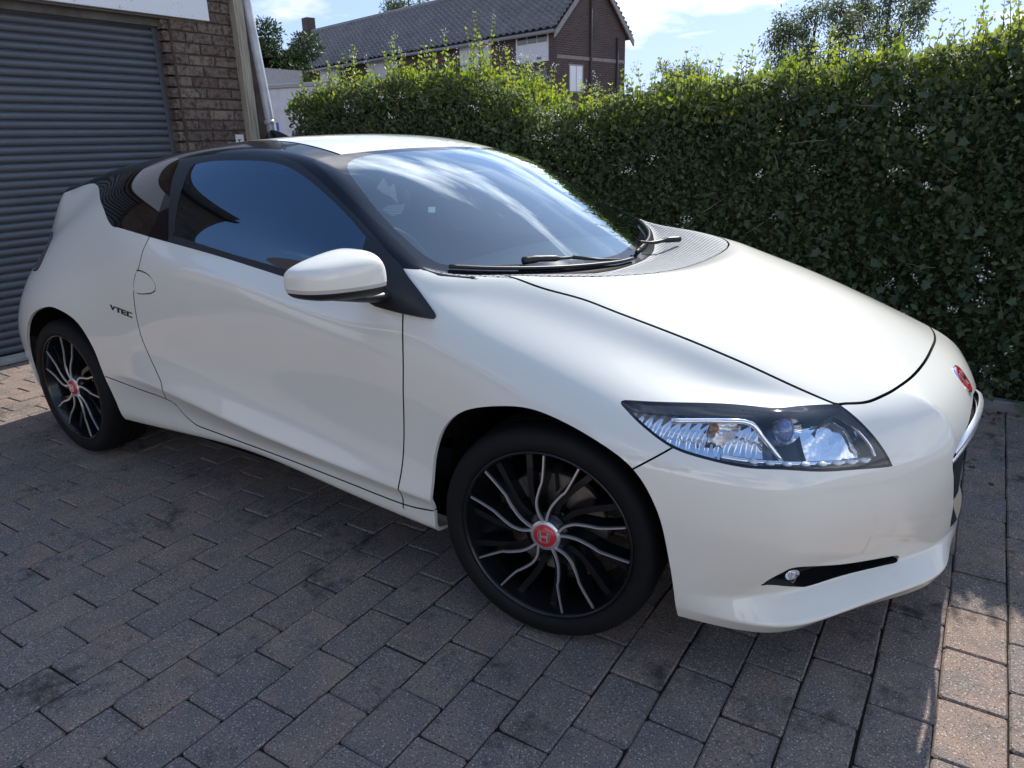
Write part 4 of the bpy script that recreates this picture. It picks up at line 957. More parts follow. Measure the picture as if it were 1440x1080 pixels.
# ------------------------------------------------------------------ paving
PTH=math.radians(1.62); PC,PS=math.cos(PTH),math.sin(PTH); PA,PB=.142,.2085
def paver_mat(joined):
    m=MT('concrete_paver_field' if joined else 'concrete_paver')
    g=m.pos()
    if joined:
        at=m.n('ShaderNodeAttribute',attribute_name='rnd'); r=at.outputs['Fac']
    else: r=m.n('ShaderNodeObjectInfo').outputs['Random']
    # each stone its own blend of red-brown and slate
    base=m.ramp(r,[(0,(.290,.192,.148)),(.3,(.235,.178,.148)),(.5,(.310,.205,.155)),(.7,(.205,.165,.146)),(.85,(.265,.190,.152)),(1,(.330,.228,.170))])
    sh=m.n('ShaderNodeVectorMath',operation='ADD'); cmb=m.n('ShaderNodeCombineXYZ'); m.l(m.math('MULTIPLY',r,37.0),cmb.inputs[0]); m.l(m.math('MULTIPLY',r,19.0),cmb.inputs[1]); m.l(g,sh.inputs[0]); m.l(cmb.outputs[0],sh.inputs[1])
    n1=m.noise(8,5,.6,vec=sh.outputs[0]); c=m.mix(m.ramp(n1.outputs[0],[(.42,(0,0,0)),(.62,(.8,.8,.8))]),base,(.170,.145,.132))
    n2=m.noise(260,3,.7,vec=g); c=m.mix(m.ramp(n2.outputs[0],[(.54,(0,0,0)),(.62,(.75,.75,.75))]),c,(.46,.40,.345))
    n3=m.noise(170,4,.7,vec=sh.outputs[0]); c=m.mix(m.ramp(n3.outputs[0],[(.36,(.85,.85,.85)),(.47,(0,0,0))]),c,(.055,.045,.041))
    vo=m.n('ShaderNodeTexVoronoi'); vo.inputs['Scale'].default_value=95; m.l(g,vo.inputs['Vector'])
    c=m.mix(m.ramp(vo.outputs['Distance'],[(.14,(.85,.85,.85)),(.22,(0,0,0))]),c,(.62,.55,.48))
    # oil and dirt under and around the parked car, in patches
    n4=m.noise(3.4,6,.72,vec=g); n5=m.noise(26,4,.6,vec=g)
    st=m.math('MULTIPLY',m.math('GREATER_THAN',n4.outputs[0],.0),n4.outputs[0])
    st=m.math('ADD',st,m.math('MULTIPLY',n5.outputs[0],.35))
    c=m.mix(m.ramp(st,[(.735,(0,0,0)),(.87,(.8,.8,.8))]),c,(.042,.034,.030))
    m.color(c); m.set(Roughness=.88,Specular_IOR_Level=.25)
    hb=m.math('ADD',m.math('MULTIPLY',n2.outputs[0],.7),m.math('MULTIPLY',n3.outputs[0],.8)); hb=m.math('SUBTRACT',hb,m.math('MULTIPLY',m.ramp(vo.outputs['Distance'],[(.05,(.6,.6,.6)),(.2,(0,0,0))]),-.6))
    m.bump(hb,.75,.004); return m.m
M['paver']=paver_mat(False); M['paver_field']=paver_mat(True)
def joint_mat():
    m=MT('joint_sand'); g=m.pos(); n=m.noise(60,5,.7,vec=g); n2=m.noise(2.2,4,.6,vec=g)
    c=m.ramp(n.outputs[0],[(.3,(.014,.012,.011)),(.6,(.034,.029,.024)),(.8,(.08,.068,.054))])
    c=m.mix(m.ramp(n2.outputs[0],[(.58,(0,0,0)),(.70,(.7,.7,.7))]),c,(.030,.045,.016)); m.color(c); m.set(Roughness=.95,Specular_IOR_Level=.1); m.bump(n.outputs[0],.6,.005); return m.m
M['joint']=joint_mat()
def ground_mat():
    m=MT('outer_paving'); g=m.pos(); n=m.noise(5,6,.65,vec=g); n2=m.noise(160,3,.7,vec=g)
    c=m.ramp(n.outputs[0],[(.3,(.20,.16,.135)),(.7,(.27,.215,.175))]); c=m.mix(m.ramp(n2.outputs[0],[(.5,(0,0,0)),(.7,(.6,.6,.6))]),c,(.34,.29,.25)); m.color(c); m.set(Roughness=.92,Specular_IOR_Level=.2); return m.m
tag(mk('ground',[(-400,-400,-.06),(400,-400,-.06),(400,400,-.06),(-400,400,-.06)],[(0,1,2,3)],ground_mat()),kind='structure')
def g2w(a,b): return (a*PC-b*PS,a*PS+b*PC)
drive=tag(mk('driveway',[(-5.2,-5.6,-.008),(3.2,-5.6,-.008),(3.2,1.86,-.008),(-5.2,1.86,-.008),(-5.2,-5.6,-.05),(3.2,-5.6,-.05),(3.2,1.86,-.05),(-5.2,1.86,-.05)],[(0,1,2,3),(0,4,5,1),(1,5,6,2),(2,6,7,3),(3,7,4,0)],M['joint']),kind='structure')
def stone(seed):
    r=random.Random(seed); hx,hy=PA/2-.0019,PB/2-.0019; V=[];F=[]
    def outline(ins,jit):
        P_=[]
        for sx,sy in ((1,1),(-1,1),(-1,-1),(1,-1)):
            k=.004+r.random()*.008
            pts=[(sx*(hx-ins),sy*(hy-ins-k)),(sx*(hx-ins-k*.3),sy*(hy-ins-k*.3)),(sx*(hx-ins-k),sy*(hy-ins))]
            if sx*sy<0: pts.reverse()
            P_+=pts
        return [(x+jx,y+jy) for (x,y),(jx,jy) in zip(P_,jit)]
    jit=[(r.uniform(-.0016,.0016),r.uniform(-.0016,.0016)) for _ in range(12)]
    o0=outline(0,jit); o1=outline(.0042,jit)
    V=[(x,y,-.03) for x,y in o0]+[(x,y,-.0042) for x,y in o0]+[(x,y,r.uniform(-.0008,.0004)) for x,y in o1]
    for i in range(2):
        for k in range(12): F.append((i*12+k,i*12+(k+1)%12,(i+1)*12+(k+1)%12,(i+1)*12+k))
    F.append(tuple(24+k for k in range(12)))
    return V,F
STV=[stone(i) for i in range(8)]
STM=[mesh(V,F,M['paver'],False,'paver') for V,F in STV]
camp=Vector((.8876,-2.2212,1.2798))
def screen(P_):
    d=Vector(P_)-camp; wz=d.dot(_F)
    if wz<.1: return None
    return 720+1024.14*d.dot(_R)/wz,540-1024.14*d.dot(_U)/wz,wz
cells=[]
rr=random.Random(3)
for k in range(-30,46):
    a=.8955-PA*(k+.5)
    off=0 if k%2==0 else PB/2
    jo=rr.uniform(-.006,.006)
    for j in range(-30,16):
        b_=-.842+PB*(j+.5)+off+jo; x,y=g2w(a,b_)
        if not(-4.40<x<2.9 and -5.2<y<1.83): continue
        s_=screen((x,y,0)); under=(-2.3<x<.30 and -.62<y<.9)
        vis=s_ is not None and -40<s_[0]<1480 and 330<s_[1]<1125
        d=(Vector((x,y,0))-camp).length
        hid=vis and (s_[0]<1330 and s_[1]<560 and s_[0]>120)
        cells.append((0 if (vis and not under and not hid) else 1,d,x,y))
cells.sort(); 
FV=[];FF=[];FR_=[]
for i,(fl,d,x,y) in enumerate(cells):
    v=rr.randrange(8); rz=PTH+rr.choice((0,math.pi))+rr.uniform(-.009,.009); dz=rr.uniform(-.0022,.0018)
    if i<300 and fl==0:
        add('paver',STM[v],drive,(x+rr.uniform(-.0012,.0012),y+rr.uniform(-.0012,.0012),dz),(rr.uniform(-.006,.006),rr.uniform(-.008,.008),rz))
    else:
        n=len(FV); c,s_=math.cos(rz),math.sin(rz); V,F=STV[v]
        FV+=[(x+p[0]*c-p[1]*s_,y+p[0]*s_+p[1]*c,p[2]+dz) for p in V]; FF+=[tuple(q+n for q in f) for f in F]; FR_+=[rr.random()]*len(F)
me=mesh(FV,FF,M['paver_field'],False,'paver_field'); at=me.attributes.new('rnd','FLOAT','FACE'); at.data.foreach_set('value',FR_)
tag(add('paver_field',me,drive),kind='stuff')
# a few weeds and tufts of moss rooted in the joints, and grit
WV=[];WF=[]
wr=random.Random(41)
def blade(x,y,z,a,L_,w_):
    n=len(WV); c,s_=math.cos(a),math.sin(a); h=L_*wr.uniform(.4,.9)
    WV.extend([(x-s_*w_,y+c*w_,z),(x+s_*w_,y-c*w_,z),(x+c*L_*.6+s_*w_*.8,y+s_*L_*.6-c*w_*.8,z+h*.8),(x+c*L_,y+s_*L_,z+h)]); WF.append((n,n+1,n+2,n+3))
for wx,wy in ((.905,-.555),(.903,-.70),(.895,-.30),(1.045,-.21),(-.365,-1.19),(-.22,-1.27),(-.50,-1.30),(-.95,-1.42),(.06,-1.10),(1.04,.02),(-.66,-1.18),(.47,-.86)):
    for _ in range(wr.randint(8,22)): blade(wx+wr.gauss(0,.006),wy+wr.gauss(0,.010),-.006,wr.uniform(0,6.28),wr.uniform(.004,.013),wr.uniform(.001,.0022))
tag(mk('weeds',WV,WF,plain('joint_weeds',(.06,.085,.03),.8,var=.4),drive),kind='stuff')
# pale concrete threshold along the garage door
thm=plain('pale_concrete',(.42,.39,.34),.85,var=.2,bump=.4,bscale=120)
tag(mk('threshold',*(lambda b:(b.V,b.F))(MB().box((-4.52,-1.6,-.02),(-4.40,1.20,.022),bev=.006)),thm),kind='structure')
# garden kerb at the hedge foot
kb=empty('kerb',(0,1.80,0),'grey concrete edging along the foot of the hedge','kerb')
km=plain('edging_concrete',(.17,.165,.16),.9,var=.3,bump=.5,bscale=90)
for i in range(9):
    x0=-4.4+i*.86; b=MB(); b.box((x0+.003,-.035,-.05),(x0+.857,.02,.055+random.uniform(-.006,.006)),bev=.008); b.build('kerb_stone',km,kb)

# ------------------------------------------------------------------ garage with roller door
gar=empty('garage',(-4.42,0,0),'brick garage end with grey roller door and white fascia board behind the car','garage')
def brick_mat():
    m=MT('weathered_brick'); r=m.n('ShaderNodeObjectInfo').outputs['Random']; g=m.pos()
    c=m.ramp(r,[(0,(.13,.090,.075)),(.3,(.19,.145,.115)),(.55,(.15,.112,.095)),(.75,(.235,.185,.145)),(1,(.11,.082,.075))])
    n=m.noise(28,6,.7,vec=g); c=m.mix(m.ramp(n.outputs[0],[(.46,(0,0,0)),(.62,(.85,.85,.85))]),c,(.035,.028,.027))
    n2=m.noise(70,4,.7,vec=g); c=m.mix(m.ramp(n2.outputs[0],[(.58,(0,0,0)),(.72,(.7,.7,.7))]),c,(.33,.28,.23))
    m.color(c); m.set(Roughness=.9,Specular_IOR_Level=.15); m.bump(m.math('ADD',n.outputs[0],m.math('MULTIPLY',n2.outputs[0],.5)),.8,.006); return m.m
M['brick']=brick_mat(); M['mortar']=plain('mortar',(.075,.062,.056),.95,var=.35,bump=.6,bscale=90)
MB().box((-.30,1.235,0),(-.012,1.99,3.2)).build('pier_core',M['mortar'],gar)
gwb=wallbrick('garage_wall_brick',(.12,.085,.07),(.19,.145,.115))
MB().box((-.30,-2.6,0),(-.012,-1.5,3.2)).build('side_wall',gwb,gar); MB().box((-.30,-1.5,2.215),(-.02,1.235,3.2)).build('upper_wall',gwb,gar); MB().box((-5,1.80,0),(-.3,1.988,3.2)).build('end_wall',gwb,gar)
BL,BH,PZ=.213,.066,.0772
def brickmesh(L_,seed):
    r=random.Random(seed); bm=bmesh.new(); bmesh.ops.create_cube(bm,size=1)
    for v in bm.verts: v.co=Vector((v.co.x*.10,v.co.y*L_,v.co.z*BH))
    bmesh.ops.bevel(bm,geom=bm.edges[:],offset=.005,segments=1,affect='EDGES')
    for v in bm.verts: v.co+=Vector((r.uniform(-.0025,.0025),r.uniform(-.002,.002),r.uniform(-.0018,.0018)))
    me=bpy.data.meshes.new('brick'); bm.to_mesh(me); bm.free(); me.materials.append(M['brick']); return me
BM={(L_,s):brickmesh(L_,s*7+int(L_*1000)) for L_ in (BL,.103,.155) for s in range(4)}
rb=random.Random(11)
for c in range(8,34):
    z=.04+c*PZ; y=1.240+(0 if c%2 else .0); first=True
    seq=[BL,BL,BL,.103] if c%2 else [.103,BL,BL,BL]
    for L_ in seq:
        if y+L_>1.995: break
        add('brick',BM[(L_,rb.randrange(4))],gar,(-.049+rb.uniform(-.004,.004),y+L_/2+.003,z+BH/2),(rb.uniform(-.012,.012),0,rb.uniform(-.012,.012)))
        y+=L_+.010
for c in range(8,29):          # reveal beside the door
    add('brick',BM[(.103,rb.randrange(4))],gar,(-.075+.0,1.2345,.04+c*PZ+BH/2),(0,0,math.pi/2+rb.uniform(-.02,.02)))
# roller door: slats with a rolled lip, hung in side guides
def slatmesh():
    prof=[(-.004,0),(.004,.002),(.0125,.008),(.017,.018),(.0175,.028),(.014,.038),(.006,.0445),(-.003,.047),(-.007,.0495),(-.007,.0535),(-.004,.0545)]
    V=[];F=[]
    for y in (-1.5,1.16):
        for x,z in prof: V.append((x,y,z))
    n=len(prof)
    for i in range(n-1): F.append((i,i+1,n+i+1,n+i))
    return mesh(V,[tuple(reversed(f)) for f in F],M['slat'],True,'slat')
def slat_mat():
    m=MT('slate_grey_shutter'); g=m.pos(); mp_=m.n('ShaderNodeMapping'); mp_.inputs['Scale'].default_value=(1,1,12); m.l(g,mp_.inputs['Vector'])
    n=m.noise(3,6,.65,vec=mp_.outputs[0]); n2=m.noise(140,2,.6,vec=g)
    c=m.ramp(n.outputs[0],[(.3,(.075,.085,.105)),(.7,(.100,.113,.135))]); c=m.mix(m.ramp(n2.outputs[0],[(.70,(0,0,0)),(.75,(.5,.5,.5))]),c,(.16,.17,.18))
    m.color(c); m.set(Roughness=.42,Specular_IOR_Level=.45); return m.m
M['slat']=slat_mat(); SL=slatmesh()
for k in range(41): add('slat',SL,gar,(-.118,0,.028+k*.0525))
gm=plain('guide_rail_grey',(.06,.07,.085),.5)
b=MB(); b.box((-.14,1.150,.02),(-.095,1.205,2.2),bev=.004); b.build('guide_rail',gm,gar)
b=MB(); b.box((-.14,-1.56,.02),(-.095,-1.49,2.2),bev=.004); b.build('guide_rail',gm,gar)
b=MB(); b.box((-.20,-1.5,2.14),(-.06,1.2,2.21),bev=.006); b.build('lintel',plain('lintel_concrete',(.10,.095,.09),.9,var=.3),gar)
def board_mat():
    m=MT('flaking_white_board'); g=m.pos(); n=m.noise(38,5,.72,vec=g,dist=.6); n2=m.noise(5,3,.5,vec=g)
    f=m.ramp(m.math('ADD',n.outputs[0],m.math('MULTIPLY',n2.outputs[0],.25)),[(.765,(0,0,0)),(.79,(1,1,1))])
    m.color(m.mix(f,(.72,.74,.78),(.05,.05,.05))); m.set(Roughness=.5); return m.m
b=MB(); b.box((0.0,-1.9,2.205),(.03,1.555,2.62),bev=.003); b.build('fascia_board',board_mat(),gar)
b=MB(); b.box((-.30,-1.9,2.19),(0.0,1.54,2.204)); b.build('soffit',plain('soffit_board',(.10,.095,.09),.8),gar)
def timber():
    m=MT('weathered_timber'); g=m.pos(); mp_=m.n('ShaderNodeMapping'); mp_.inputs['Scale'].default_value=(30,30,2.2); m.l(g,mp_.inputs['Vector']); n=m.noise(1.6,6,.65,vec=mp_.outputs[0],dist=.4)
    m.color(m.ramp(n.outputs[0],[(.3,(.16,.135,.105)),(.5,(.33,.29,.235)),(.7,(.42,.38,.32))])); m.set(Roughness=.85,Specular_IOR_Level=.2); m.bump(n.outputs[0],.5,.004); return m.m
b=MB(); b.box((-.004,1.765,0),(.062,1.852,3.2),bev=.004); b.build('timber_post',timber(),gar)
pm=plain('zinc_downpipe',(.42,.44,.48),.42,metal=.25,var=.2)
pts=[(.055,2.03,0),(.055,2.015,1.0),(.055,1.985,1.40),(.055,1.94,1.9),(.055,1.895,2.35),(.055,1.82,3.2)]
b=MB(); b.tube(curve(pts,4),.036,16); dp=b.build('downpipe',pm,gar,True)
b=MB(); b.tube([(.055,1.97,1.475),(.055,1.966,1.505)],.041,16); b.build('pipe_bracket',pm,dp,True)
b=MB(); b.box((.002,1.66,1.30),(.006,1.735,1.395)); nt_=b.build('notice',plain('white_notice',(.72,.72,.72),.6),gar)
b=MB(); b.box((.0065,1.675,1.352),(.0072,1.705,1.358)); b.box((.0065,1.683,1.335),(.0072,1.692,1.358)); b.box((.0065,1.672,1.330),(.0072,1.70,1.336)); b.build('notice_mark',M['satin_black'],nt_)
b=MB(); b.box((-5,-2.6,2.9),(.12,2.12,3.0)); b.build('roof_slab',plain('felt_roof',(.06,.06,.06),.9),gar)
# a thin wire from the pipe to the hedge

# ------------------------------------------------------------------ brick barn behind the hedge
M['barn_brick']=wallbrick('barn_brick',(.072,.051,.052),(.098,.070,.068))
BO=Vector((-13.45,21.83,0)); BU=Vector((-.981,.193,0)); BVv=Vector((.193,.981,0))
ang=math.atan2(-BU.y,-BU.x)     # local -x runs along the barn, +y into depth
barn=empty('barn',BO,'long dark brick barn with grey tiled roof standing behind the hedge','barn'); barn.rotation_euler=(0,0,ang)
WL,WD,ZE,ZR=20.6,4.0,4.95,7.20
b=MB(); x0,x1,y0,y1=-WL,-.18,.30,WD+.30; ym=(y0+y1)/2; s_=(ZR-ZE)/(ym); zg=ZE+s_*.30-.08; zp=ZR-.12
b.put([(x0,y0,0),(x1,y0,0),(x1,y1,0),(x0,y1,0),(x0,y0,zg),(x1,y0,zg),(x1,y1,zg),(x0,y1,zg),(x0,ym,zp),(x1,ym,zp)],[(0,1,5,4),(2,3,7,6),(1,2,6,9,5),(3,0,4,8,7)]); b.build('wall',M['barn_brick'],barn)
def tile_mat():
    m=MT('grey_pantiles'); n=m.noise(1.3,5,.65); n2=m.noise(9,4,.6)
    c=m.ramp(n.outputs[0],[(.3,(.135,.135,.143)),(.7,(.205,.205,.212))]); c=m.mix(m.ramp(n2.outputs[0],[(.5,(0,0,0)),(.75,(.5,.5,.5))]),c,(.26,.255,.25)); m.color(c); m.set(Roughness=.55,Specular_IOR_Level=.4); return m.m
def tiles(front):
    rows=15; cols=62; V=[];F=[]; slope=math.hypot(ym,ZR-ZE); sub=4
    xs=np.linspace(0,-WL-.4,cols*sub+1); u=np.arange(len(xs))/sub
    wv=.040*np.cos(2*np.pi*u)
    for r in range(rows):
        for e,(t,lift) in enumerate((((r-.22)/rows if r else 0,.13),((r+1)/rows,.0))):
            yy=ym*t; zz=ZE+(ZR-ZE)*t
            for x,wz in zip(xs,wv): V.append((x,yy if front else 2*ym-yy,zz+lift+wz))
    n=len(xs)
    for r in range(2*rows-1):
        for k in range(n-1):
            q=(r*n+k,r*n+k+1,(r+1)*n+k+1,(r+1)*n+k); F.append(q if not front else tuple(reversed(q)))
    return V,F
tm=tile_mat(); b=MB(); b.put([(0,0,ZE),(-WL-.4,0,ZE),(-WL-.4,ym,ZR),(0,ym,ZR),(0,2*ym,ZE),(-WL-.4,2*ym,ZE)],[(0,1,2,3),(3,2,5,4)]); rf=b.build('roof',plain('roof_deck',(.05,.045,.04),.9),barn)
for fr in (True,False):
    V,F=tiles(fr); tag(mk('roof_tiles',V,F,tm,rf,False),kind='stuff')
b=MB(); b.tube([(-x,ym,ZR+.05) for x in np.linspace(0,WL+.4,40)],.11,8); b.build('ridge_tiles',tm,rf,True)
trim=plain('pale_bargeboard',(.24,.235,.23),.7,var=.2)
for sg in (0,1):
    b=MB(); a=Vector((.03,0 if sg==0 else 2*ym,ZE-.02)); e=Vector((.03,ym,ZR+.02))
    for p_,q_ in ((a,e),): b.put([p_,q_,q_-Vector((0,0,.22)),p_-Vector((0,0,.22)),p_-Vector((.06,0,0)),q_-Vector((.06,0,0)),q_-Vector((.06,0,.22)),p_-Vector((.06,0,.22))],[(0,1,2,3),(7,6,5,4),(0,4,5,1),(3,2,6,7),(0,3,7,4)])
    b.build('bargeboard',trim,rf)
b=MB(); b.tube([(0,-.06,ZE-.03),(-WL-.4,-.06,ZE-.03)],.06,8); b.build('gutter',plain('zinc_gutter',(.2,.2,.21),.5),rf,True)
wm=plain('white_painted_boards',(.55,.57,.60),.6,var=.08); dk=plain('dark_pane',(.03,.033,.04),.15,spec=.6)
for s0,s1,z0,z1 in ((.55,2.16,4.02,4.98),(3.55,5.35,4.02,4.98),(9.75,11.85,4.02,4.98),(14.2,16.0,4.0,4.9)):
    b=MB(); b.box((-s1,.24,z0),(-s0,.31,z1)); dr=b.build('hatch_door',wm,barn)
    if s0<1:
        for k in range(3):
            xa=-s1+.10+k*(s1-s0-.1)/3; b=MB(); b.box((xa,.225,4.66),(xa+.45,.242,4.90)); b.build('pane',dk,dr)
        b=MB(); b.box((-s0-.55,.225,4.10),(-s0-.32,.242,4.18)); b.build('vent',dk,dr)
b=MB(); b.box((-1.75,.285,2.2),(-.65,.305,3.75)); b.build('doorway',dk,barn)
b=MB(); b.box((-.19,.32,4.08),(-.155,WD+.28,4.20)); b.build('string_course',plain('stone_band',(.24,.21,.19),.9,var=.2),barn)
b=MB(); b.box((-.20,.95,2.95),(-.16,1.75,3.92)); wn=b.build('window',plain('pale_window_reveal',(.30,.27,.25),.8),barn)
for k in (0,1):
    b=MB(); b.box((-.17,.99+k*.36,3.0),(-.145,1.31+k*.36,3.86)); b.build('pane',plain('bright_pane',(.75,.77,.80),.3),wn)
for yy in (2.15,3.75):
    b=MB(); b.tube([(-.12,yy,0),(-.12,yy,6.4 if yy<3 else 4.95)],.05,8); b.build('downpipe',plain('barn_pipe',(.05,.045,.045),.6),barn,True)
b=MB(); b.box((-WL+.3,ym-.25,ZR-.4),(-WL+.85,ym+.25,ZR+.75)); b.build('chimney',M['barn_brick'],rf)
# ------------------------------------------------------------------ white panel fence and low wall left of the barn
wf_=empty('white_fence',(-8.5,5.9,0),'white panel wall between garage downpipe and hedge','wall'); wf_.rotation_euler=(0,0,math.radians(12))
fm=plain('white_render',(.60,.62,.64),.7,var=.1)
for k in range(3):
    b=MB(); b.box((-3.0+k*1.2,0,0),(-1.83+k*1.2,.06,2.16),bev=.01); b.build('panel',fm,wf_)
b=MB(); b.box((-3.1,-.03,2.16),(.65,.09,2.22),bev=.01); b.build('coping',plain('grey_coping',(.35,.35,.36),.8),wf_)
sh=empty('shed',(-27.5,16.0,0),'pale low shed at the left end of the barn','shed')
b=MB(); b.box((-6,0,0),(3.0,4,4.3)); b.build('wall',plain('shed_render',(.45,.44,.43),.8,var=.1),sh)
b=MB(); b.put([(-6.3,-.3,4.3),(3.3,-.3,4.3),(3.3,4.3,5.0),(-6.3,4.3,5.0),(-6.3,-.3,4.2),(3.3,-.3,4.2)],[(0,1,2,3),(4,5,1,0)]); b.build('roof',plain('shed_roof',(.20,.19,.19),.8,var=.2),sh)
tag(MB().box((-6.01,3.37,0),(-5.99,3.39,1.55)).build('garden_stake',plain('blue_stake',(.05,.10,.55),.5)),'thin blue stake standing by the white wall','stake')
# ------------------------------------------------------------------ house on the camera's side, seen in the car's glass
ho=empty('house',(-2.4,-5.4,0),'brown brick house with white gutter, seen mirrored in the side windows','house')
b=MB(); b.box((-9,-7,0),(0,0,2.62)); b.build('wall',wallbrick('house_brick',(.20,.13,.095),(.27,.18,.13)),ho)
b=MB(); b.put([(-9.4,.45,2.62),(.4,.45,2.62),(.4,-3.5,5.2),(-9.4,-3.5,5.2),(.4,-7.4,2.62),(-9.4,-7.4,2.62)],[(0,1,2,3),(3,2,4,5),(1,4,2),(0,3,5),(0,5,4,1)]); b.build('roof',plain('house_tiles',(.10,.06,.05),.8,var=.2),ho)
b=MB(); b.tube([(-9.4,.50,2.60),(.42,.50,2.60)],.07,10); b.build('gutter',plain('white_gutter',(.75,.75,.75),.4),ho,True)
b=MB(); b.box((-4.2,-.02,0),(-1.9,.05,2.1)); b.build('garage_door',plain('white_door',(.45,.45,.45),.6),ho)

# ------------------------------------------------------------------ foliage
def leaf_mat(name,cols,trans=.45,rough=.45,spec=.4):
    m=MT(name); at=m.n('ShaderNodeAttribute',attribute_name='rnd'); c=m.ramp(at.outputs['Fac'],cols)
    m.color(c); m.set(Roughness=rough,Specular_IOR_Level=spec)
    tr=m.n('ShaderNodeBsdfTranslucent'); hs=m.n('ShaderNodeHueSaturation'); hs.inputs['Saturation'].default_value=1.15; hs.inputs['Value'].default_value=1.5; hs.inputs['Hue'].default_value=.487; m.l(c,hs.inputs['Color']); m.l(hs.outputs[0],tr.inputs[0])
    mx=m.n('ShaderNodeMixShader'); mx.inputs[0].default_value=trans; m.l(m.b.outputs[0],mx.inputs[1]); m.l(tr.outputs[0],mx.inputs[2]); m.l(mx.outputs[0],m.out.inputs[0]); return m.m
def leaves(name,P_,D,size,mat,parent,rnd,shape='oval',fold=.25,kind='stuff'):
    """P_: positions, D: leaf axis directions (n,3), size (n,)"""
    n=len(P_); D=D/np.linalg.norm(D,axis=1)[:,None]; R=RNG.normal(size=(n,3)); U=np.cross(D,R); U/=np.linalg.norm(U,axis=1)[:,None]+1e-9; W_=np.cross(D,U)
    if shape=='oval': T=[(0,0,0),(.30,.26,1),(.72,.22,1),(1,0,.3),(.72,-.22,1),(.30,-.26,1)]; faces=[(0,1,2,3),(0,3,4,5)]
    elif shape=='ivy': T=[(0,0,0),(.02,.42,1),(.42,.30,.8),(.50,.52,1),(.72,.22,.7),(1.05,0,.4),(.72,-.22,.7),(.50,-.52,1),(.42,-.30,.8),(.02,-.42,1)]; faces=[(0,1,2,3,4,5),(0,5,6,7,8,9)]
    else: T=[(0,0,0),(.5,.16,1),(1,0,.3),(.5,-.16,1)]; faces=[(0,1,2),(0,2,3)]
    m=len(T); V=np.empty((n,m,3))
    for k,(a,b,f) in enumerate(T): V[:,k]=P_+size[:,None]*(D*a+U*b+W_*(f*fold*abs(b)*1.6-.12*a*a))
    lens=[len(f) for f in faces]; nl=sum(lens); idx=np.concatenate([np.array(f) for f in faces])
    loops=(np.arange(n)[:,None]*m+idx[None]).ravel()
    me=bpy.data.meshes.new(name); me.vertices.add(n*m); me.vertices.foreach_set('co',V.ravel()); me.loops.add(n*nl); me.loops.foreach_set('vertex_index',loops.astype(np.int32))
    st=np.concatenate([[0],np.cumsum(lens)[:-1]]); ls=(np.arange(n)[:,None]*nl+st[None]).ravel(); me.polygons.add(n*len(faces)); me.polygons.foreach_set('loop_start',ls.astype(np.int32))
    me.update(calc_edges=True); me.materials.append(mat)
    at=me.attributes.new('rnd','FLOAT','FACE'); at.data.foreach_set('value',np.repeat(rnd,len(faces)).astype(np.float32))
    o=add(name,me,parent); 
    if kind: o['kind']=kind
    return o
M['privet']=leaf_mat('privet_leaf',[(0,(.062,.088,.048)),(.5,(.110,.145,.072)),(.8,(.170,.205,.088)),(1,(.235,.27,.11))],.45,.55,.3)
M['privet_new_sunlit']=leaf_mat('privet_new_growth_sunlit',[(0,(.11,.17,.035)),(.6,(.19,.25,.05)),(1,(.27,.30,.08))],.55,.4,.4)  # new growth, with sunlight on the hedge top put into the colour
M['ivy']=leaf_mat('ivy_leaf',[(0,(.048,.075,.044)),(.6,(.082,.118,.066)),(1,(.12,.155,.085))],.3,.5,.3)
M['twig']=plain('twig_bark',(.06,.045,.03),.9,var=.3)
M['core']=plain('hedge_core_shade',(.040,.050,.026),1,spec=0,var=.4)
M['petal']=plain('privet_flower',(.75,.74,.66),.7)
def fbm(x,y,s):
    return np.sin(x*2.1+s)*np.cos(y*2.7+s*1.3)*.5+np.sin(x*5.3+s*2.1+y*1.7)*.27+np.cos(y*6.1-x*3.3+s)*.23
def htop(x):
    return np.interp(x,[-5.5,-4.4,-3.8,-3.2,-2.7,-2.25,-1.95,-1.65,-1.3,-1.0,-.6,-.2,.4,.8,1.6,3.2],[1.30,1.40,1.68,1.72,1.73,1.70,1.57,1.42,1.45,1.53,1.55,1.57,1.61,1.68,1.72,1.72])
HX0,HX1=-4.02,3.0; HY0,HY1=1.80,2.75
hedge=empty('hedge',(-1,2.2,0),'dense clipped privet hedge with white blossom along the drive','hedge')
loc0=np.array([-1,2.2,0.])
# added solid core; the inner shade of the hedge is put into its colour
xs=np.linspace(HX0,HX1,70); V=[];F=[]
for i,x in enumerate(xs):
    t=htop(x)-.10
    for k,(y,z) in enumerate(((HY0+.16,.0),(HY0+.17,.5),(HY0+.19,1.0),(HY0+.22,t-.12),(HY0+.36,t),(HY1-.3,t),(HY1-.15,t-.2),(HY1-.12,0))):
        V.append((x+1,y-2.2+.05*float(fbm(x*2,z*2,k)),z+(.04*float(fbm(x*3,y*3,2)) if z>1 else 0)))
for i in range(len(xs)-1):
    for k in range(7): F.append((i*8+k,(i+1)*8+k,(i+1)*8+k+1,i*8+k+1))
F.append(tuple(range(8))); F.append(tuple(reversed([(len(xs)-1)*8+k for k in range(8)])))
mk('shade_core',V,[tuple(reversed(f)) for f in F],M['core'],hedge,True)
def face_pts(n,x0,x1,depth=.17):
    x=RNG.uniform(x0,x1,n); z=RNG.uniform(.02,1,n)**.93*(htop(x)+.02+.05*fbm(x*5,x*3,2)); y=HY0+.02+.08*fbm(x*1.7,z*2.3,.7)+.045*fbm(x*6,z*6,3)+RNG.uniform(0,1,n)**1.5*depth
    y+=np.clip(z-(htop(x)-.25),0,1)**2*1.2       # rounded shoulder
    return np.stack([x,y,z],-1)
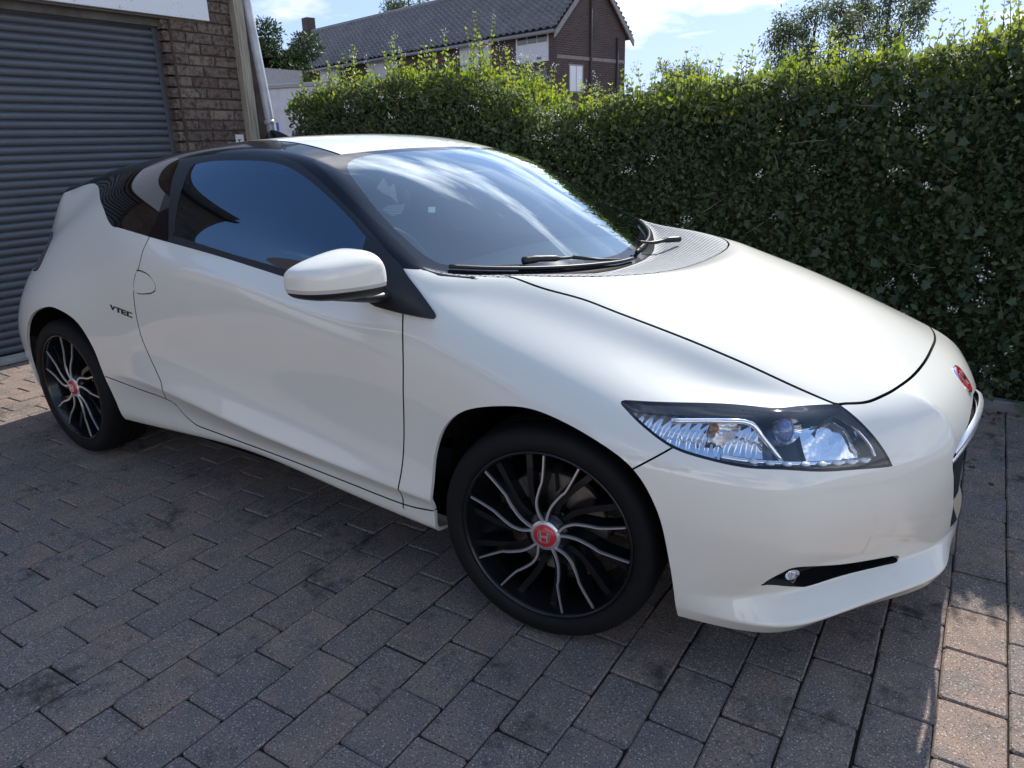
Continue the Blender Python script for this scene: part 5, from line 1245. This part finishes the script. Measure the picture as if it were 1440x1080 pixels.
def top_pts(n,x0,x1):
    x=RNG.uniform(x0,x1,n); y=RNG.uniform(HY0+.05,HY1,n); z=htop(x)+.07*fbm(x*2.2,y*2.2,1.4)+.06*fbm(x*7,y*7,5)-RNG.uniform(0,1,n)**1.4*.13
    z-=np.clip(HY0+.2-y,0,1)**2*2.5
    return np.stack([x,y,z],-1)
def dirs(n,bias,sp=.8): return RNG.normal(size=(n,3))*sp+np.array(bias)
n=80000; P_=face_pts(n,HX0,HX1); keep=RNG.random(n)<np.clip(1.15-.15*np.clip((P_[:,0]-.1)/.9,0,1),0,1); P_=P_[keep]; n=len(P_)
hgt=P_[:,2]/htop(P_[:,0]); rn=np.clip(RNG.normal(.40,.2,n)+.25*np.clip(hgt-.85,0,1)*4,0,1)  # topmost face leaves picked lighter, the sun on them put into the colour
leaves('foliage',P_-loc0,dirs(n,(0,-.7,.35)),RNG.uniform(.020,.042,n),M['privet'],hedge,rn)
n=24000; P_=top_pts(n,HX0,HX1); leaves('top_foliage',P_-loc0,dirs(n,(0,-.15,.9),.6),RNG.uniform(.026,.046,n),M['privet_new_sunlit'],hedge,np.clip(RNG.normal(.5,.25,n),0,1))
n=14000; P_=top_pts(n,HX0,HX1); leaves('top_foliage',P_-loc0-[0,0,.03],dirs(n,(0,-.3,.5),.8),RNG.uniform(.03,.05,n),M['privet'],hedge,np.clip(RNG.normal(.6,.2,n),0,1))
n=2600; P_=face_pts(n,-.5,HX1,.14); keep=RNG.random(n)<np.clip((P_[:,0]+.5)/1.0,0,1)*np.clip(1.25-P_[:,2]*.45,0,1); P_=P_[keep]; P_[:,1]-=.03; n=len(P_)
leaves('ivy',P_-loc0,dirs(n,(0,-.45,-.45),.5),RNG.uniform(.03,.06,n),M['ivy'],hedge,np.clip(RNG.normal(.45,.25,n),0,1),'ivy',.12)
# upright new shoots
rs=random.Random(5); SP=[];SD=[];SS=[];tw=MB(); FP=[];FD=[]
spots=[(rs.uniform(-3.95,2.6),rs.uniform(HY0+.12,HY1-.1),rs.uniform(.05,.20)) for _ in range(420)]
spots+=[(-2.30,2.15,.40),(-2.27,2.2,.34),(-2.33,2.12,.30),(-2.20,2.10,.22),(-3.15,2.2,.30),(-3.2,2.25,.26),(-3.3,2.3,.24),(-3.85,2.2,.26),(-4.0,2.25,.22),(-2.55,2.1,.26),(-2.75,2.15,.24),(-2.95,2.1,.22),(-3.5,2.15,.3),(-3.55,2.2,.24),(-3.7,2.3,.28),(-2.1,2.2,.26),(-2.45,2.25,.3),(-1.9,2.1,.22),(-1.75,2.15,.2),(-.1,2.3,.22),(.0,2.35,.2),(.25,2.2,.18),(.62,2.3,.24),(.70,2.35,.2),(-.9,2.4,.18),(-.6,2.5,.2)]
for x,y,h in spots:
    z0=float(htop(x))-.06; lean=(rs.uniform(-.18,.18),rs.uniform(-.25,.10)); pts=[]
    m=max(4,int(h/.022))
    for k in range(m+1):
        t=k/m; pts.append(Vector((x+lean[0]*h*t*t,y+lean[1]*h*t*t,z0+(h+.06)*t)))
    tw.tube([p-Vector(loc0) for p in (pts[0],pts[m//2],pts[-1])],[.0028,.002,.001],4)
    for k in range(2,m+1):
        for sg in (-1,1):
            a=k*1.57+(0 if sg>0 else math.pi)+rs.uniform(-.3,.3); el=rs.uniform(.35,.95)
            SP.append(pts[k]); SD.append((math.cos(a)*math.cos(el),math.sin(a)*math.cos(el),math.sin(el))); SS.append(rs.uniform(.026,.045)*(1.1-.45*k/m))
    if rs.random()<.33: FP.append(pts[-1]); FD.append((lean[0],lean[1],1))
SP=np.array([p[:] for p in SP]); leaves('shoots',SP-loc0,np.array(SD),np.array(SS),M['privet_new_sunlit'],hedge,np.clip(RNG.normal(.55,.25,len(SP)),0,1))
o=tw.build('shoot_twigs',M['twig'],hedge); o['kind']='stuff'
# blossom: pyramids of tiny white florets at shoot tips and dotted over the face
fl=face_pts(75,-3.2,1.6,.02); FP=[np.array(p[:]) for p in FP]+[p-[0,.03,0] for p in fl]; FD=[np.array(d) for d in FD]+[np.array((rs.uniform(-.5,.5),-1,rs.uniform(-.2,.5))) for _ in fl]
BP=[];BD=[];BS=[]
for p,d in zip(FP,FD):
    d=d/np.linalg.norm(d); k=rs.randint(9,24); L_=rs.uniform(.02,.055)
    for _ in range(k):
        t=rs.random(); q=p+d*L_*t*1.3+RNG.normal(size=3)*(.010+.012*(1-t)); BP.append(q); BD.append(RNG.normal(size=3)+d); BS.append(rs.uniform(.006,.011))
n=len(BP); leaves('blossom',np.array(BP)-loc0,np.array(BD),np.array(BS)*1.3,M['petal'],hedge,RNG.random(n),'oval',.1)
# bare twigs on the shaded face
tw=MB()
for _ in range(90):
    p=face_pts(1,-4,2.2,.02)[0]-[0,.03,0]; d=np.array((rs.uniform(-1,1),rs.uniform(-.5,0),rs.uniform(-.2,1))); d/=np.linalg.norm(d); L_=rs.uniform(.06,.18)
    tw.tube([Vector(p-loc0),Vector(p-loc0+d*L_*.5+RNG.normal(size=3)*.01),Vector(p-loc0+d*L_)],[.0018,.0014,.0008],4)
o=tw.build('dry_twigs',plain('dry_twig',(.20,.165,.12),.9),hedge); o['kind']='stuff'
# fallen leaves along the kerb
n=420; x=RNG.uniform(-3,2.4,n); y=1.76-np.abs(RNG.normal(0,.10,n))-np.where(RNG.random(n)<.12,RNG.uniform(0,1.2,n),0); P_=np.stack([x,y,np.full(n,.004)],-1)
k=~((x>-3.2)&(x<.9)&(y<.95)); P_=P_[k]; n=len(P_); D=np.stack([RNG.normal(size=n),RNG.normal(size=n),RNG.uniform(-.02,.15,n)],-1)
M['litter']=leaf_mat('dry_leaf',[(0,(.09,.06,.03)),(.5,(.16,.11,.05)),(1,(.10,.12,.04))],.1,.8,.1)
leaves('leaf_litter',P_-loc0,D,RNG.uniform(.018,.035,n),M['litter'],hedge,RNG.random(n))
# ------------------------------------------------------------------ trees
def tree(name,label,loc,trunk_h,crown,count,size,mat,seed,droop=0,limbs=7,clumps=26,group=None):
    r=random.Random(seed); root=empty(name,loc,label,'tree',group); cx,cy,cz,rx,ry,rz=crown
    b=MB(); H=cz
    tr=0.018*(cz+rz); b.tube([(0,0,-.1),(.05*r.uniform(-1,1),.05,trunk_h*.5),(.12*r.uniform(-1,1),0,trunk_h),(cx*.6,cy*.6,cz),(cx,cy,cz+rz*.6)],[tr,tr*.85,tr*.7,tr*.45,tr*.12],8)
    cl=[]
    for i in range(clumps):
        while True:
            v=np.array([r.uniform(-1,1) for _ in range(3)])
            if .15<np.linalg.norm(v)<1: break
        v=v/np.linalg.norm(v)*(.35+.62*r.random()**.6); cl.append((np.array([cx,cy,cz])+v*[rx,ry,rz],r.uniform(.20,.38)*min(rx,rz)))
    for i in range(limbs):
        c_=cl[i%len(cl)][0]; b.tube([(0,0,trunk_h*r.uniform(.8,1.1)),tuple(c_*.5+np.array([0,0,trunk_h*.45])),tuple(c_)],[tr*.4,tr*.25,tr*.06],5)
    b.build('trunk',M['twig'],root,True)
    per=count//len(cl); PP=[];DD=[]
    for c_,rad in cl:
        v=RNG.normal(size=(per,3)); v/=np.linalg.norm(v,axis=1)[:,None]; q=c_+v*(rad*RNG.random(per)**.45)[:,None]*[1,1,.8]
        if droop: q[:,2]-=np.abs(RNG.normal(size=per))*droop*(RNG.random(per)); 
        PP.append(q); DD.append(v*.6+RNG.normal(size=(per,3))*.5+np.array([0,0,-droop]))
    PP=np.concatenate(PP); n=len(PP)
    leaves('crown',PP,np.concatenate(DD),RNG.uniform(.7,1.3,n)*size,mat,root,np.clip(RNG.normal(.45,.25,n),0,1),'dia')
    return root
M['leaf_dark']=leaf_mat('dark_tree_leaf',[(0,(.018,.035,.014)),(.6,(.035,.060,.022)),(1,(.06,.09,.03))],.35)
M['leaf_mid']=leaf_mat('mid_tree_leaf',[(0,(.035,.06,.022)),(.6,(.06,.095,.035)),(1,(.10,.13,.05))],.45)
M['leaf_pale']=leaf_mat('pale_tree_leaf',[(0,(.05,.075,.035)),(.6,(.09,.12,.06)),(1,(.14,.16,.08))],.5)  # on the willows this paleness is backlight put into the leaf colour
tree('tree','dark green bushy tree left of the barn chimney',(-27.0,21.2,0),2.2,(0,0,4.3,2.2,1.6,2.3),20000,.19,M['leaf_dark'],1)
tree('tree','pale tree whose crown shows over the middle of the barn ridge',(-28.5,31.5,0),4,(0,0,7.6,2.0,1.8,2.5),7000,.17,M['leaf_pale'],2)
tree('willow','weeping tree with hanging sprays above the hedge, nearer the barn',(-5.4,24.5,0),2.5,(0,0,4.15,1.55,1.3,1.35),9000,.13,M['leaf_pale'],3,droop=.55,clumps=30,group='weeping trees beyond the hedge')
tree('willow','weeping tree with hanging sprays above the hedge, farther right',(-3.5,26.0,0),2.5,(0,0,4.7,1.25,1.2,1.5),7000,.13,M['leaf_pale'],4,droop=.6,clumps=24,group='weeping trees beyond the hedge')
tree('tree','small round tree low behind the hedge beside the barn gable',(-10.0,24.5,0),1.5,(0,0,3.0,1.0,1.0,1.0),4000,.12,M['leaf_pale'],6)
for i,(x,y,h,rr_) in enumerate(((-14,-15,5.6,2.4),(-9.5,-17,6.4,2.6),(-5,-16,5.2,2.3),(-.5,-18,5.8,2.5),(4,-16,4.8,2.2))):
    tree('tree',['dark tree mirrored in the rear end of the side windows','tall dark tree mirrored beside the house roof','dark tree mirrored low in the door window','broad dark tree mirrored below the mirror cap','dark tree mirrored in the front wing'][i],(x,y,0),1.8,(0,0,h*.62,rr_,rr_*.8,h*.4),4500,.24,M['leaf_dark'],20+i,group='trees on the camera side')
